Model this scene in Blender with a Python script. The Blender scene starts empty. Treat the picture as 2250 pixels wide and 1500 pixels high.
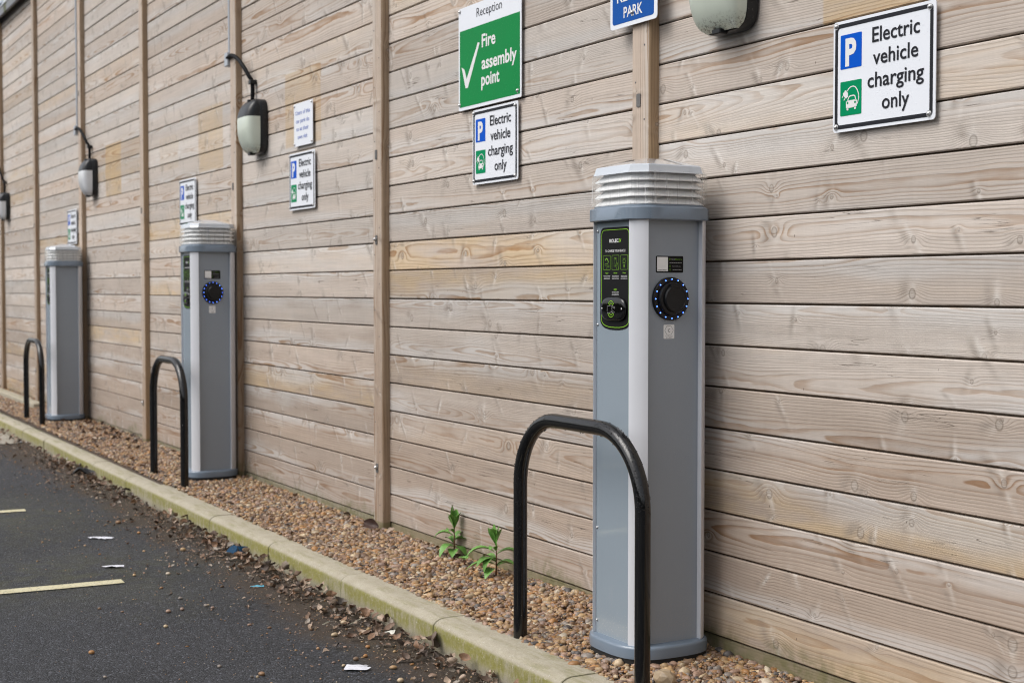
import bpy, bmesh, math, random
import numpy as np
from mathutils import Vector, Matrix, Euler

random.seed(7); rng = np.random.default_rng(11)
S = bpy.context.scene
COL = S.collection
R = math.radians

# ------------------------------------------------------------------ camera
D = 2.634                       # the wall face stands at y = D, the camera above the origin
cam_d = bpy.data.cameras.new('camera'); cam = bpy.data.objects.new('camera', cam_d); COL.objects.link(cam)
cam.location = (0, 0, 1.10)
cam.rotation_euler = (R(90 - 2.10), 0, R(60.957))
cam_d.lens = 50.0; cam_d.sensor_width = 36.0; cam_d.clip_start = .05; cam_d.clip_end = 500
cam_d.dof.use_dof = True; cam_d.dof.focus_distance = 4.05; cam_d.dof.aperture_fstop = 5.6
S.camera = cam

# ------------------------------------------------------------------ sky, sun, exposure
SUN_EL, SUN_AZ = R(52), math.atan2(-.22, -1.)      # from the front, a little left, veiled by cloud
world = bpy.data.worlds.new('World'); S.world = world; world.use_nodes = True
wn = world.node_tree
bg = wn.nodes['Background']
sky = wn.nodes.new('ShaderNodeTexSky'); sky.sky_type = 'NISHITA'; sky.sun_disc = False
sky.sun_elevation = SUN_EL; sky.sun_rotation = SUN_AZ; sky.dust_density = 4.0; sky.air_density = 1.0
hsv = wn.nodes.new('ShaderNodeHueSaturation'); hsv.inputs['Saturation'].default_value = .30
wn.links.new(sky.outputs[0], hsv.inputs['Color']); wn.links.new(hsv.outputs[0], bg.inputs[0])
bg.inputs[1].default_value = .148
sun_d = bpy.data.lights.new('sun', 'SUN'); sun_d.energy = 1.0; sun_d.angle = R(42); sun_d.color = (1, .975, .94)
sun = bpy.data.objects.new('sun', sun_d); COL.objects.link(sun)
sd = Vector((math.sin(SUN_AZ) * math.cos(SUN_EL), math.cos(SUN_AZ) * math.cos(SUN_EL), math.sin(SUN_EL)))
sun.rotation_euler = sd.to_track_quat('Z', 'Y').to_euler(); sun.location = (-4, -6, 9)
S.view_settings.view_transform = 'Standard'; S.view_settings.look = 'None'; S.view_settings.gamma = 1
S.view_settings.exposure = .38
S.render.engine = 'CYCLES'
S.cycles.use_denoising = True; S.cycles.max_bounces = 8; S.cycles.transparent_max_bounces = 16
S.cycles.filter_width = 1.1; S.cycles.denoising_prefilter = 'ACCURATE'; S.cycles.sample_clamp_indirect = 4; S.cycles.caustics_reflective = False; S.cycles.caustics_refractive = False

# ------------------------------------------------------------------ object helpers
def link(o, parent=None):
    COL.objects.link(o)
    if parent is not None: o.parent = parent
    return o
def tag(o, label=None, cat=None, group=None, kind=None):
    if label: o['label'] = label
    if cat: o['category'] = cat
    if group: o['group'] = group
    if kind: o['kind'] = kind
    return o
def thing(name, loc, label, cat, group=None, rz=0):
    o = bpy.data.objects.new(name, None); o.location = loc; o.rotation_euler = (0, 0, rz)
    o.empty_display_size = .1
    return tag(link(o), label, cat, group)
def done(bm, name, m, parent=None, smooth=False, loc=None):
    bmesh.ops.recalc_face_normals(bm, faces=bm.faces)
    me = bpy.data.meshes.new(name); bm.to_mesh(me); bm.free()
    if smooth is True:
        for p in me.polygons: p.use_smooth = True
    elif smooth:
        me.shade_smooth() if hasattr(me, 'shade_smooth') else None
        try: me.set_sharp_from_angle(angle=R(smooth))
        except Exception: pass
    if m is not None: me.materials.append(m)
    o = bpy.data.objects.new(name, me)
    if loc: o.location = loc
    return link(o, parent)
def from_mesh(name, me, m, parent=None):
    if m is not None and not me.materials: me.materials.append(m)
    return link(bpy.data.objects.new(name, me), parent)
def box(bm, x0, x1, y0, y1, z0, z1, bev=0, seg=1):
    vs = [bm.verts.new(p) for p in ((x0,y0,z0),(x1,y0,z0),(x1,y1,z0),(x0,y1,z0),(x0,y0,z1),(x1,y0,z1),(x1,y1,z1),(x0,y1,z1))]
    fs = [bm.faces.new([vs[i] for i in q]) for q in ((0,3,2,1),(4,5,6,7),(0,1,5,4),(1,2,6,5),(2,3,7,6),(3,0,4,7))]
    if bev:
        es = {e for f in fs for e in f.edges}
        bmesh.ops.bevel(bm, geom=list(es), offset=bev, segments=seg, affect='EDGES', profile=.5)
    return bm
def loft(bm, rings, cap0=True, cap1=True, closed=True):
    V = [[bm.verts.new(p) for p in r] for r in rings]
    n = len(V[0])
    for a, b in zip(V[:-1], V[1:]):
        for i in range(n if closed else n - 1):
            j = (i + 1) % n
            bm.faces.new((a[i], a[j], b[j], b[i]))
    if cap0: bm.faces.new(V[0][::-1])
    if cap1: bm.faces.new(V[-1])
    return V
def tube(bm, pts, r, n=12, cap=True):
    pts = [Vector(p) for p in pts]; rings = []
    t0 = (pts[1] - pts[0]).normalized()
    up = Vector((0, 0, 1)) if abs(t0.z) < .9 else Vector((0, 1, 0))
    nx = t0.cross(up).normalized()
    for i, p in enumerate(pts):
        t = (pts[min(i+1, len(pts)-1)] - pts[max(i-1, 0)]).normalized()
        nx = (nx - t * nx.dot(t)).normalized(); ny = t.cross(nx)
        rr = r[i] if hasattr(r, '__len__') else r
        rings.append([p + (nx * math.cos(a) + ny * math.sin(a)) * rr for a in (2*math.pi*k/n for k in range(n))])
    loft(bm, rings, cap, cap)
def fr(frame, u, v, d):
    # 'F': a face looking to -Y (u right, v up, d outwards); 'S': a face looking to +X
    return (u, -d, v) if frame == 'F' else (d, u, v)
def flat(bm, pts, frame, d0, d1):
    loft(bm, [[fr(frame, u, v, d0) for u, v in pts], [fr(frame, u, v, d1) for u, v in pts]])
def band(bm, outer, inner, frame, d0, d1):
    n = len(outer)
    A = [bm.verts.new(fr(frame, *p, d1)) for p in outer]; B = [bm.verts.new(fr(frame, *p, d1)) for p in inner]
    A0 = [bm.verts.new(fr(frame, *p, d0)) for p in outer]; B0 = [bm.verts.new(fr(frame, *p, d0)) for p in inner]
    for i in range(n):
        j = (i + 1) % n
        bm.faces.new((A[i], A[j], B[j], B[i])); bm.faces.new((A[j], A[i], A0[i], A0[j])); bm.faces.new((B[i], B[j], B0[j], B0[i]))
def rrect(u0, u1, v0, v1, r, n=5):
    out = []
    for cu, cv, a0 in ((u1-r, v1-r, 0), (u0+r, v1-r, 90), (u0+r, v0+r, 180), (u1-r, v0+r, 270)):
        for k in range(n + 1):
            a = R(a0 + 90*k/n); out.append((cu + r*math.cos(a), cv + r*math.sin(a)))
    return out
def circle(cu, cv, r, n=32, r2=None):
    return [(cu + r*math.cos(2*math.pi*k/n), cv + (r2 or r)*math.sin(2*math.pi*k/n)) for k in range(n)]
def stroke(bm, pts, w, frame, d0, d1, close=False):
    P = [Vector(p) for p in pts]
    if close: P.append(P[0])
    L = []
    for i, p in enumerate(P):
        a = P[i-1] if i else (P[-2] if close else None); b = P[i+1] if i < len(P)-1 else (P[1] if close else None)
        t = ((p - a).normalized() if a is not None else Vector((0, 0))) + ((b - p).normalized() if b is not None else Vector((0, 0)))
        if t.length < 1e-6: t = (b or p) - (a or p)
        t.normalize(); nrm = Vector((-t.y, t.x)); L.append((p + nrm*w/2, p - nrm*w/2))
    for (a, b), (c, e) in zip(L[:-1], L[1:]):
        vs = [bm.verts.new(fr(frame, q.x, q.y, d1)) for q in (a, b, e, c)]
        bm.faces.new(vs)
_txt = {}
def text(bm, body, u0, v0, frame, d, width=None, height=None, bold=0., align='L', shear=0.):
    """Lettering: baseline at v0, cap height = height, squeezed to width."""
    key = (body, bold, shear)
    if key not in _txt:
        cu = bpy.data.curves.new('lettering', 'FONT'); cu.body = body; cu.size = 1; cu.offset = bold; cu.resolution_u = 3; cu.shear = shear
        ob = bpy.data.objects.new('lettering', cu); COL.objects.link(ob)
        dg = bpy.context.evaluated_depsgraph_get(); me = bpy.data.meshes.new_from_object(ob.evaluated_get(dg))
        co = np.array([v.co[:] for v in me.vertices]); fs = [list(p.vertices) for p in me.polygons]
        bpy.data.objects.remove(ob); bpy.data.curves.remove(cu); bpy.data.meshes.remove(me)
        _txt[key] = (co, fs)
    co, fs = _txt[key]
    cap = .727
    sv = height / cap
    w0 = co[:, 0].max() - co[:, 0].min(); su = (width / w0) if width else sv
    off = {'L': -co[:, 0].min(), 'C': -(co[:, 0].max() + co[:, 0].min())/2}[align]
    vs = [bm.verts.new(fr(frame, u0 + (x + off)*su, v0 + y*sv, d)) for x, y, _ in co]
    for f in fs:
        try: bm.faces.new([vs[i] for i in f])
        except ValueError: pass
def screw(bm, u, v, frame, d, r, h=.004, washer=0):
    if washer: flat(bm, circle(u, v, washer, 14), frame, d, d + .0012); d += .0012
    loft(bm, [[fr(frame, a, b, d) for a, b in circle(u, v, r, 10)], [fr(frame, a, b, d + h*.6) for a, b in circle(u, v, r*.92, 10)], [fr(frame, a, b, d + h) for a, b in circle(u, v, r*.45, 10)]])

# ------------------------------------------------------------------ material helpers
class N:
    def __init__(s, name):
        s.m = bpy.data.materials.new(name); s.m.use_nodes = True; s.t = s.m.node_tree
        s.b = s.t.nodes['Principled BSDF']; s.out = s.t.nodes['Material Output']
    def new(s, typ, **kw):
        n = s.t.nodes.new(typ)
        for k, v in kw.items(): setattr(n, k, v)
        return n
    def put(s, sock, v):
        if isinstance(v, bpy.types.NodeSocket): s.t.links.new(v, sock)
        elif v is not None:
            if sock.type == 'RGBA' and len(v) == 3: v = (*v, 1)
            sock.default_value = v
    def f(s, op, a, b=None, c=None, clamp=False):
        n = s.new('ShaderNodeMath', operation=op); n.use_clamp = clamp
        for i, x in enumerate((a, b, c)):
            if x is not None: s.put(n.inputs[i], x)
        return n.outputs[0]
    def add(s, *a):
        r = a[0]
        for x in a[1:]: r = s.f('ADD', r, x)
        return r
    def mul(s, *a):
        r = a[0]
        for x in a[1:]: r = s.f('MULTIPLY', r, x)
        return r
    def sub(s, a, b): return s.f('SUBTRACT', a, b)
    def mad(s, a, b, c): return s.f('MULTIPLY_ADD', a, b, c)
    def sq(s, a): return s.f('MULTIPLY', a, a)
    def gauss(s, x, w): return s.f('POWER', 2.718, s.mul(s.sq(s.f('DIVIDE', x, w)), -1.0))
    def ss(s, x, a, b, o0=0., o1=1.):
        n = s.new('ShaderNodeMapRange', interpolation_type='SMOOTHSTEP')
        for k, v in zip(('Value', 'From Min', 'From Max', 'To Min', 'To Max'), (x, a, b, o0, o1)): s.put(n.inputs[k], v)
        return n.outputs[0]
    def xyz(s, x=0., y=0., z=0.):
        n = s.new('ShaderNodeCombineXYZ')
        for i, v in enumerate((x, y, z)): s.put(n.inputs[i], v)
        return n.outputs[0]
    def sep(s, v):
        n = s.new('ShaderNodeSeparateXYZ'); s.put(n.inputs[0], v); return n.outputs
    def noise(s, vec, scale=1., det=2., rough=.5, dist=0., dim='3D'):
        n = s.new('ShaderNodeTexNoise', noise_dimensions=dim); s.put(n.inputs['Vector'], vec)
        s.put(n.inputs['Scale'], scale); s.put(n.inputs['Detail'], det); s.put(n.inputs['Roughness'], rough); s.put(n.inputs['Distortion'], dist)
        return n.outputs[0]
    def vor(s, vec, scale=1., dim='3D', feature='F1', rnd=1.):
        n = s.new('ShaderNodeTexVoronoi', voronoi_dimensions=dim, feature=feature); s.put(n.inputs['Vector'], vec)
        s.put(n.inputs['Scale'], scale); s.put(n.inputs['Randomness'], rnd); return n.outputs
    def mix(s, fac, a, b, mode='MIX'):
        n = s.new('ShaderNodeMix', data_type='RGBA', blend_type=mode); s.put(n.inputs[0], fac); s.put(n.inputs[6], a); s.put(n.inputs[7], b)
        return n.outputs[2]
    def attr(s, name):
        n = s.new('ShaderNodeAttribute', attribute_type='GEOMETRY', attribute_name=name); return n.outputs
    def pos(s): return s.new('ShaderNodeNewGeometry').outputs['Position']
    def obj(s): return s.new('ShaderNodeTexCoord').outputs['Object']
    def bump(s, h, strength=.3, dist=.002, normal=None):
        n = s.new('ShaderNodeBump'); s.put(n.inputs['Height'], h); s.put(n.inputs['Strength'], strength); s.put(n.inputs['Distance'], dist)
        if normal is not None: s.put(n.inputs['Normal'], normal)
        return n.outputs[0]
    def set(s, **kw):
        for k, v in kw.items(): s.put(s.b.inputs[k.replace('_', ' ')], v)
        return s
    def drops(s, vec, scale, density=.55, size=.33):
        o = s.vor(vec, scale); r = s.sep(o['Color'])
        rad = s.mad(r[1], size*.8, size*.25)
        h = s.f('SUBTRACT', 1., s.sq(s.f('DIVIDE', o['Distance'], rad)), clamp=True)
        return s.mul(s.f('SQRT', h), s.f('GREATER_THAN', r[0], density))
def plain(name, c, rough=.5, metal=0., coat=0., var=.1, scale=30., spec=.5, drop=0., bump=0., rvar=.1, splash=0.):
    n = N(name); p = n.obj()
    k = n.noise(p, scale, 4, .6); k2 = n.noise(p, scale*.15, 3)
    fac = n.add(n.mul(n.sub(k, .5), var*2), n.mul(n.sub(k2, .5), var*2), 1.)
    n.set(Base_Color=n.mix(1., c, n.xyz(fac, fac, fac), 'MULTIPLY'), Roughness=n.f('ADD', rough, n.mul(n.sub(k, .5), rvar), clamp=True), Metallic=metal, Coat_Weight=coat, Specular_IOR_Level=spec)
    if splash:
        zz = n.sep(p)[2]; dn = n.noise(p, 190., 4, .75); st = n.noise(n.xyz(n.mul(n.add(n.sep(p)[0], n.sep(p)[1]), 70.), 0., n.mul(zz, 3.)), 1., 3, .6)
        dm = n.add(n.mul(n.ss(zz, .30, .05), n.ss(dn, .56, .66)), n.mul(n.ss(zz, .14, .05), .35), n.mul(n.ss(st, .55, .75), .16))
        lk = n.b.inputs['Base Color'].links[0].from_socket; n.set(Base_Color=n.mix(n.mul(dm, splash), lk, (.40, .38, .35)))
        n.set(Roughness=n.f('ADD', rough, n.mul(dm, .3), clamp=True))
    if drop or bump:
        h = n.mul(k, bump) if bump else None
        if drop:
            d = n.drops(p, drop); h = n.add(h, d) if h is not None else d
        n.set(Normal=n.bump(h, .35, .0015)); n.b.inputs['Coat Normal'].links or n.set(Coat_Normal=n.bump(h, .5, .0015))
    return n.m

# ---- weathered softwood: rings drawn as distance from a wandering pith, bent round knots
PATCH = [(-7.224, -6.711, 1.845, 2.233, .55), (-8.80, -8.30, 1.83, 2.222, .55), (-11.275, -10.783, 1.815, 2.216, .75), (-3.0, -2.2, 1.815, 1.93, .8), (-9.7, -9.25, 1.9, 2.12, .2)]
def wood(name, h=.122, side=False):
    n = N(name)
    x, v, i = n.sep(n.attr('bu')['Vector']); r0, r1, r2 = n.sep(n.attr('tint')['Vector'])
    KX, KV = .34, .135
    def knots(kx, kv, off, smin, smax, keep):
        o = n.vor(n.xyz(n.f('DIVIDE', x, kx), n.add(n.f('DIVIDE', v, kv), n.mul(i, 7.), off)), 1., '2D')
        px, py, _ = n.sep(o['Position']); ca, cb, cc = n.sep(o['Color'])
        dx = n.sub(x, n.mul(px, kx)); dv = n.sub(v, n.mul(n.sub(py, n.add(n.mul(i, 7.), off)), kv))
        s_ = n.mad(ca, smax - smin, smin); on = n.f('GREATER_THAN', cb, keep)
        return dx, dv, s_, on, cc
    w1 = n.noise(n.xyz(n.mul(x, 3.2), n.mul(v, 18.), i), 1., 3, .55)
    w2 = n.noise(n.xyz(n.mul(x, .55), n.mul(i, 3.1), 0.), 1., 1, .5)
    w3 = n.noise(n.xyz(n.mul(x, .8), n.mul(i, 5.7), 4.), 1., 2, .5)
    dd = n.add(n.mul(w2, .085), -.012, n.mul(r1, .03))
    v0 = n.add(n.mul(r0, h*1.3), -.15*h, n.mul(n.sub(w3, .5), .09))
    Rr = n.f('SQRT', n.add(n.sq(n.sub(v, v0)), n.sq(dd)))
    Rr = n.add(Rr, n.mul(n.sub(w1, .5), .010))
    blo = n.noise(n.xyz(n.mul(x, 9.), n.mul(v, 30.), i), 1., 2)
    halo = None; core = None; ring = None; shade = None
    for kx, kv, off, smin, smax, keep, amp in ((.36, .15, 0., .009, .022, .25, .017), (.23, .12, 3.3, .004, .010, .55, .007)):
        dx, dv, s_, on, cc = knots(kx, kv, off, smin, smax, keep)
        e = n.f('SQRT', n.add(n.sq(n.mul(dx, .55)), n.sq(dv)))
        Rr = n.add(Rr, n.mul(n.gauss(e, n.mul(s_, 1.35)), n.mul(on, amp)))
        ec = n.add(n.f('SQRT', n.add(n.sq(dx), n.sq(n.mul(dv, .85)))), n.mul(n.sub(w1, .5), n.mul(s_, .5)))
        q = n.f('DIVIDE', ec, s_)
        c_ = n.mul(n.ss(q, .62, .42), on)
        rg = n.mul(n.gauss(n.sub(q, .6), .12), on)
        sl = n.add(dx, n.mul(dv, n.mul(n.sub(cc, .5), 1.9)))
        hl = n.mul(n.gauss(sl, n.add(n.mul(s_, .45), n.mul(blo, .009))), n.gauss(dv, n.mad(cc, .05, .02)), on, n.ss(n.f('FRACT', n.mul(cc, 7.3)), .1, .7, .35, 1.), n.ss(n.noise(n.xyz(n.mul(x, 30.), n.mul(v, 22.), i), 1., 2), .3, .65))
        sh = n.mul(n.gauss(n.add(sl, n.mul(s_, 1.5), .006), n.add(n.mul(s_, .9), .004)), n.gauss(dv, n.mad(cc, .05, .02)), on); shade = sh if shade is None else n.f('MAXIMUM', shade, sh)
        halo = hl if halo is None else n.f('MAXIMUM', halo, hl); core = c_ if core is None else n.f('MAXIMUM', core, c_); ring = rg if ring is None else n.f('MAXIMUM', ring, rg)
    sp = n.mad(r2, .0045, .0042)
    t = n.f('FRACT', n.f('DIVIDE', Rr, sp))
    line = n.mul(n.ss(t, .35, .86), n.ss(t, 1.0, .9))
    fib = n.noise(n.xyz(n.mul(x, 7.), n.mul(v, 420.), i), 1., 2, .6)
    fib2 = n.noise(n.xyz(n.mul(x, 1.5), n.mul(v, 130.), i), 1., 3, .6)
    blot = n.noise(n.xyz(n.mul(x, 1.7), n.mul(v, 10.), i), 1., 4, .6)
    patchy = n.noise(n.xyz(n.mul(x, 2.6), n.mul(v, 14.), n.add(i, 9.)), 1., 3, .6)
    vert = n.noise(n.xyz(n.mul(x, 42.), n.mul(v, 5.), i), 1., 3, .6)
    P = n.pos(); X, Y, Z = n.sep(P)
    grey, tan, pink = (.535, .492, .452), (.50, .397, .298), (.48, .408, .352)
    tanf = n.f('ADD', n.ss(r1, .5, 1., -.12, .55), n.add(n.mul(n.sub(blot, .5), 1.7), n.mul(n.sub(patchy, .5), .8)), clamp=True); tanf = n.mul(tanf, .85, n.ss(Z, 2.9, 1.3, .35, 1.))
    base = n.mix(tanf, n.mix(r2, grey, pink), tan)
    lowz = n.ss(n.add(Z, n.mul(n.sub(blot, .5), .8)), 1.35, .3)            # lower courses browner, with the dimmer light near the ground painted in
    base = n.mix(n.mul(lowz, .74), base, (.335, .264, .210))
    base = n.mix(n.mul(n.ss(r1, .80, .92, 0., .6), n.ss(Z, 2.9, 1.3, .4, 1.), n.ss(n.add(n.mul(blot, .6), n.mul(patchy, .4)), .36, .62)), base, (.50, .375, .22))
    g2 = n.ss(n.add(n.mul(n.sub(n.f('DIVIDE', v, h), .5), n.mul(n.sub(r0, .5), 3.)), n.mul(n.sub(w3, .5), 1.6), n.mul(n.sub(blot, .5), 1.)), -.05, .45)
    base = n.mix(n.mul(g2, .6), base, (.515, .50, .485))
    bv = n.mad(n.f('FRACT', n.mul(i, 7.13)), .24, .90); base = n.mix(1., base, n.xyz(bv, bv, bv), 'MULTIPLY')
    # unweathered squares where older signs hung
    pm = None
    for x0, x1, z0, z1, k in PATCH:
        b = n.mul(n.ss(X, x0 - .004, x0 + .004), n.ss(X, x1 + .004, x1 - .004), n.ss(Z, z0 - .004, z0 + .004), n.ss(Z, z1 + .004, z1 - .004), k)
        pm = b if pm is None else n.f('MAXIMUM', pm, b)
    if not side: base = n.mix(n.mul(pm, n.ss(blot, .25, .6, .5, 1.)), base, (.50, .36, .20))
    base = n.mix(n.mul(shade, n.ss(blo, .3, .6), .62), base, (.26, .225, .195))
    base = n.mix(n.mul(halo, .58), base, (.69, .66, .62))
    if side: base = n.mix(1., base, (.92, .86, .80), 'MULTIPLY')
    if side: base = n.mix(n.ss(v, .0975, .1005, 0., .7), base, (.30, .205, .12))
    con = n.f('MULTIPLY', n.ss(patchy, .28, .7, .25, .95), n.ss(r2, 0., 1., .7, 1.2), clamp=True)
    lc = n.gauss(n.sub(v, v0), .034)
    base = n.mix(n.mul(line, con, n.mad(halo, -.7, 1.), n.mad(lc, .62, .42)), base, n.mix(1., base, n.mix(lc, (.55, .50, .45), (.62, .46, .33)), 'MULTIPLY'))
    fb = n.add(n.mul(n.sub(fib, .5), .26), n.mul(n.sub(fib2, .5), .42), n.mul(n.sub(vert, .5), .12), n.mul(n.sub(blot, .5), .28), 1.)
    base = n.mix(1., base, n.xyz(fb, fb, fb), 'MULTIPLY')
    base = n.mix(n.mul(core, n.mad(patchy, .9, .05)), base, n.mix(n.ss(n.f('FRACT', n.mul(Rr, 330.)), .2, .8), (.25, .20, .16), (.42, .38, .34)))
    base = n.mix(n.mul(ring, n.mad(patchy, .8, .1)), base, (.13, .10, .075))
    # thin drying cracks and dark specks
    ck = n.noise(n.xyz(n.mul(x, 2.2), n.mul(v, 60.), n.add(i, 21.)), 1., 2, .5)
    crack = n.mul(n.gauss(n.sub(ck, .5), .006), n.ss(n.noise(n.xyz(n.mul(x, 4.), n.mul(v, 16.), n.add(i, 5.)), 1., 1), .60, .70))
    base = n.mix(n.mul(crack, .75), base, (.10, .075, .055))
    sk = n.vor(n.xyz(n.mul(x, 22.), n.mul(v, 14.), i), 1.); skc = n.sep(sk['Color'])
    spk = n.mul(n.ss(sk['Distance'], .07, .03), n.f('GREATER_THAN', skc[0], .78))
    base = n.mix(n.mul(spk, .65), base, (.09, .07, .055))
    # splash-zone algae
    al = n.mul(n.ss(n.add(Z, n.mul(n.sub(n.noise(P, 3.5, 4, .65), .5), .34)), .10, -.02), n.ss(n.noise(P, 30., 3), .3, .6))
    base = n.mix(n.mul(al, .75), base, (.105, .115, .035))
    base = n.mix(n.ss(Z, .047, .044, 0., .62), base, n.mix(n.noise(P, 16., 4, .65), (.115, .105, .04), (.24, .21, .125)))
    n.set(Base_Color=base, Roughness=n.mad(fib2, .2, .62), Specular_IOR_Level=.12)
    n.set(Normal=n.bump(n.add(n.mul(line, -.5), n.mul(fib, .5), n.mul(core, .6), n.mul(crack, -3.)), .45, .0016))
    return n.m
M = {}
M['wood'] = wood('weathered_boards')
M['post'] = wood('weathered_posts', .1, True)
def metal_flash():
    n = N('capping_metal'); p = n.pos(); k = n.noise(p, 7., 4, .6)
    moss = n.ss(n.noise(p, 3., 4, .7), .48, .62)
    n.set(Base_Color=n.mix(moss, n.mix(k, (.10, .10, .105), (.22, .22, .23)), (.09, .095, .03)), Roughness=n.mad(moss, .5, .35), Metallic=n.mul(n.sub(1., moss), .6))
    return n.m
M['cap'] = metal_flash()
M['moss'] = plain('moss', (.13, .15, .035), .9, var=.5, scale=60, bump=1.)
M['dark_gap'] = plain('dark_timber', (.10, .072, .048), .9)
M['alu'] = plain('anodised_aluminium', (.70, .715, .755), .36, .0, var=.04, scale=8, rvar=.08)
M['grey'] = plain('grey_painted_panel', (.285, .322, .365), .42, coat=0., var=.05, scale=6, drop=220., rvar=.1, splash=.55)
M['glass'] = plain('grey_acrylic_door', (.265, .315, .36), .06, coat=.3, var=.05, scale=5, rvar=.06, splash=.45)
M['plastic'] = plain('grey_moulded_plastic', (.165, .21, .265), .22, coat=.3, var=.05, scale=9, drop=170.)
M['capgrey'] = plain('glossy_cap_plastic', (.52, .56, .61), .10, coat=1., var=.04, scale=5)
M['white'] = plain('white_plastic', (.90, .90, .89), .35, var=.03)
M['louvre'] = plain('opal_louvre', (.92, .92, .91), .4, var=.03)
for k_, v_ in (('Subsurface Weight', .7), ('Subsurface Radius', (.04, .04, .04)), ('Subsurface Scale', 1.)): M['louvre'].node_tree.nodes['Principled BSDF'].inputs[k_].default_value = v_
M['black'] = plain('black_plastic', (.008, .0085, .010), .34, var=.2, rvar=.15, spec=.3)
M['gloss_black'] = plain('gloss_black', (.004, .004, .004), .06, var=.1, rvar=.03, spec=.5)
M['matt_black'] = plain('black_film', (.007, .007, .0075), .5, var=.1, spec=.15)
M['rubber'] = plain('black_rubber', (.008, .008, .008), .7)
M['lime'] = plain('lime_green_print', (.26, .58, .03), .5, spec=.15, var=.05)
M['lime_dim'] = plain('dark_lime_print', (.17, .36, .03), .5, spec=.15, var=.05)
M['print_white'] = plain('white_print', (.72, .72, .72), .5, spec=.15, var=.03)
M['print_grey'] = plain('grey_print', (.34, .34, .34), .5, spec=.15, var=.05)
M['sign_white'] = plain('sign_white', (.74, .765, .815), .34, spec=.2, var=.03, scale=8, drop=190.)
M['sign_blue'] = plain('sign_blue', (.001, .085, .52), .4, spec=.05, var=.06, scale=10)
M['park_blue'] = plain('deep_sign_blue', (.006, .08, .34), .4, spec=.08, var=.06, scale=10, drop=150.)
M['sign_green'] = plain('sign_green', (.0, .235, .095), .4, spec=.05, var=.06, scale=10)
M['fire_green'] = plain('safety_green', (.0, .215, .05), .34, spec=.08, var=.06, scale=10, drop=170.)
M['ink'] = plain('dark_grey_ink', (.016, .017, .022), .45, var=.1, spec=.15)
M['blue_ink'] = plain('blue_ink', (.07, .13, .45), .45, var=.1, spec=.2)
M['steel'] = plain('bolt_steel', (.50, .50, .50), .32, .9, var=.2, scale=200)
M['galv'] = plain('galvanised_steel', (.33, .35, .37), .5, .6, var=.25, scale=60)
M['dull'] = plain('dull_plate', (.16, .155, .15), .6, .5, var=.3, scale=90)
M['cable'] = plain('black_cable', (.005, .005, .006), .6, var=.2, spec=.12)
M['soil'] = plain('dark_soil', (.075, .052, .036), .95, var=.5, scale=40, bump=1.)
def pvc():
    return plain('grey_conduit', (.38, .41, .45), .45, var=.1)
M['pvc'] = pvc()
def led():
    n = N('blue_led'); n.set(Base_Color=(.1, .3, 1.), Emission_Color=(.02, .10, 1.)); n.b.inputs['Emission Strength'].default_value = 4.; return n.m
M['led'] = led()
def led_core():
    n = N('blue_led_core'); n.set(Base_Color=(.4, .6, 1.), Emission_Color=(.22, .45, 1.)); n.b.inputs['Emission Strength'].default_value = 3.5; return n.m
M['led_core'] = led_core()
def clear():
    n = N('clear_polycarbonate'); p = n.obj(); x, y, z = n.sep(p)
    st = n.ss(n.noise(n.xyz(n.mul(x, 130.), n.mul(y, 130.), n.mul(z, 4.)), 1., 3, .6), .52, .75)
    tr = n.new('ShaderNodeBsdfTransparent'); tr.inputs[0].default_value = (.985, .99, .99, 1)
    gl = n.new('ShaderNodeBsdfGlossy'); gl.inputs['Roughness'].default_value = .05
    df = n.new('ShaderNodeBsdfDiffuse'); df.inputs[0].default_value = (.95, .95, .95, 1)
    lw = n.new('ShaderNodeLayerWeight'); fz = n.mad(n.f('POWER', lw.outputs['Facing'], 4.), .7, .05)
    m1 = n.new('ShaderNodeMixShader'); m2 = n.new('ShaderNodeMixShader')
    n.put(m1.inputs[0], fz); n.t.links.new(tr.outputs[0], m1.inputs[1]); n.t.links.new(gl.outputs[0], m1.inputs[2])
    n.put(m2.inputs[0], n.mad(st, .38, .03)); n.t.links.new(m1.outputs[0], m2.inputs[1]); n.t.links.new(df.outputs[0], m2.inputs[2])
    n.t.links.new(m2.outputs[0], n.out.inputs[0]); return n.m
M['clear'] = clear()
def diffuser(name, c):
    n = N(name); p = n.obj()
    k = n.noise(p, 18., 4, .6); dirt = n.mul(n.ss(n.sep(p)[2], .06, 0.), n.ss(n.noise(p, 120., 3, .7), .5, .62))
    n.set(Base_Color=n.mix(n.mul(dirt, .8), n.mix(k, c, tuple(q*.88 for q in c)), (.06, .05, .035)), Roughness=.22, Coat_Weight=.4, Subsurface_Weight=0.)
    return n.m
M['diff_green'] = diffuser('yellowed_diffuser', (.62, .68, .59))
M['diff_white'] = diffuser('frosted_diffuser', (.70, .72, .75))
def lampblack():
    n = N('dusty_black_plastic'); p = n.obj()
    d = n.ss(n.noise(p, 90., 4, .7), .58, .7)
    n.set(Base_Color=n.mix(n.mul(d, .5), (.008, .009, .011), (.12, .115, .11)), Roughness=n.mad(d, .4, .30), Specular_IOR_Level=.4); return n.m
M['lampblack'] = lampblack()
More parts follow.
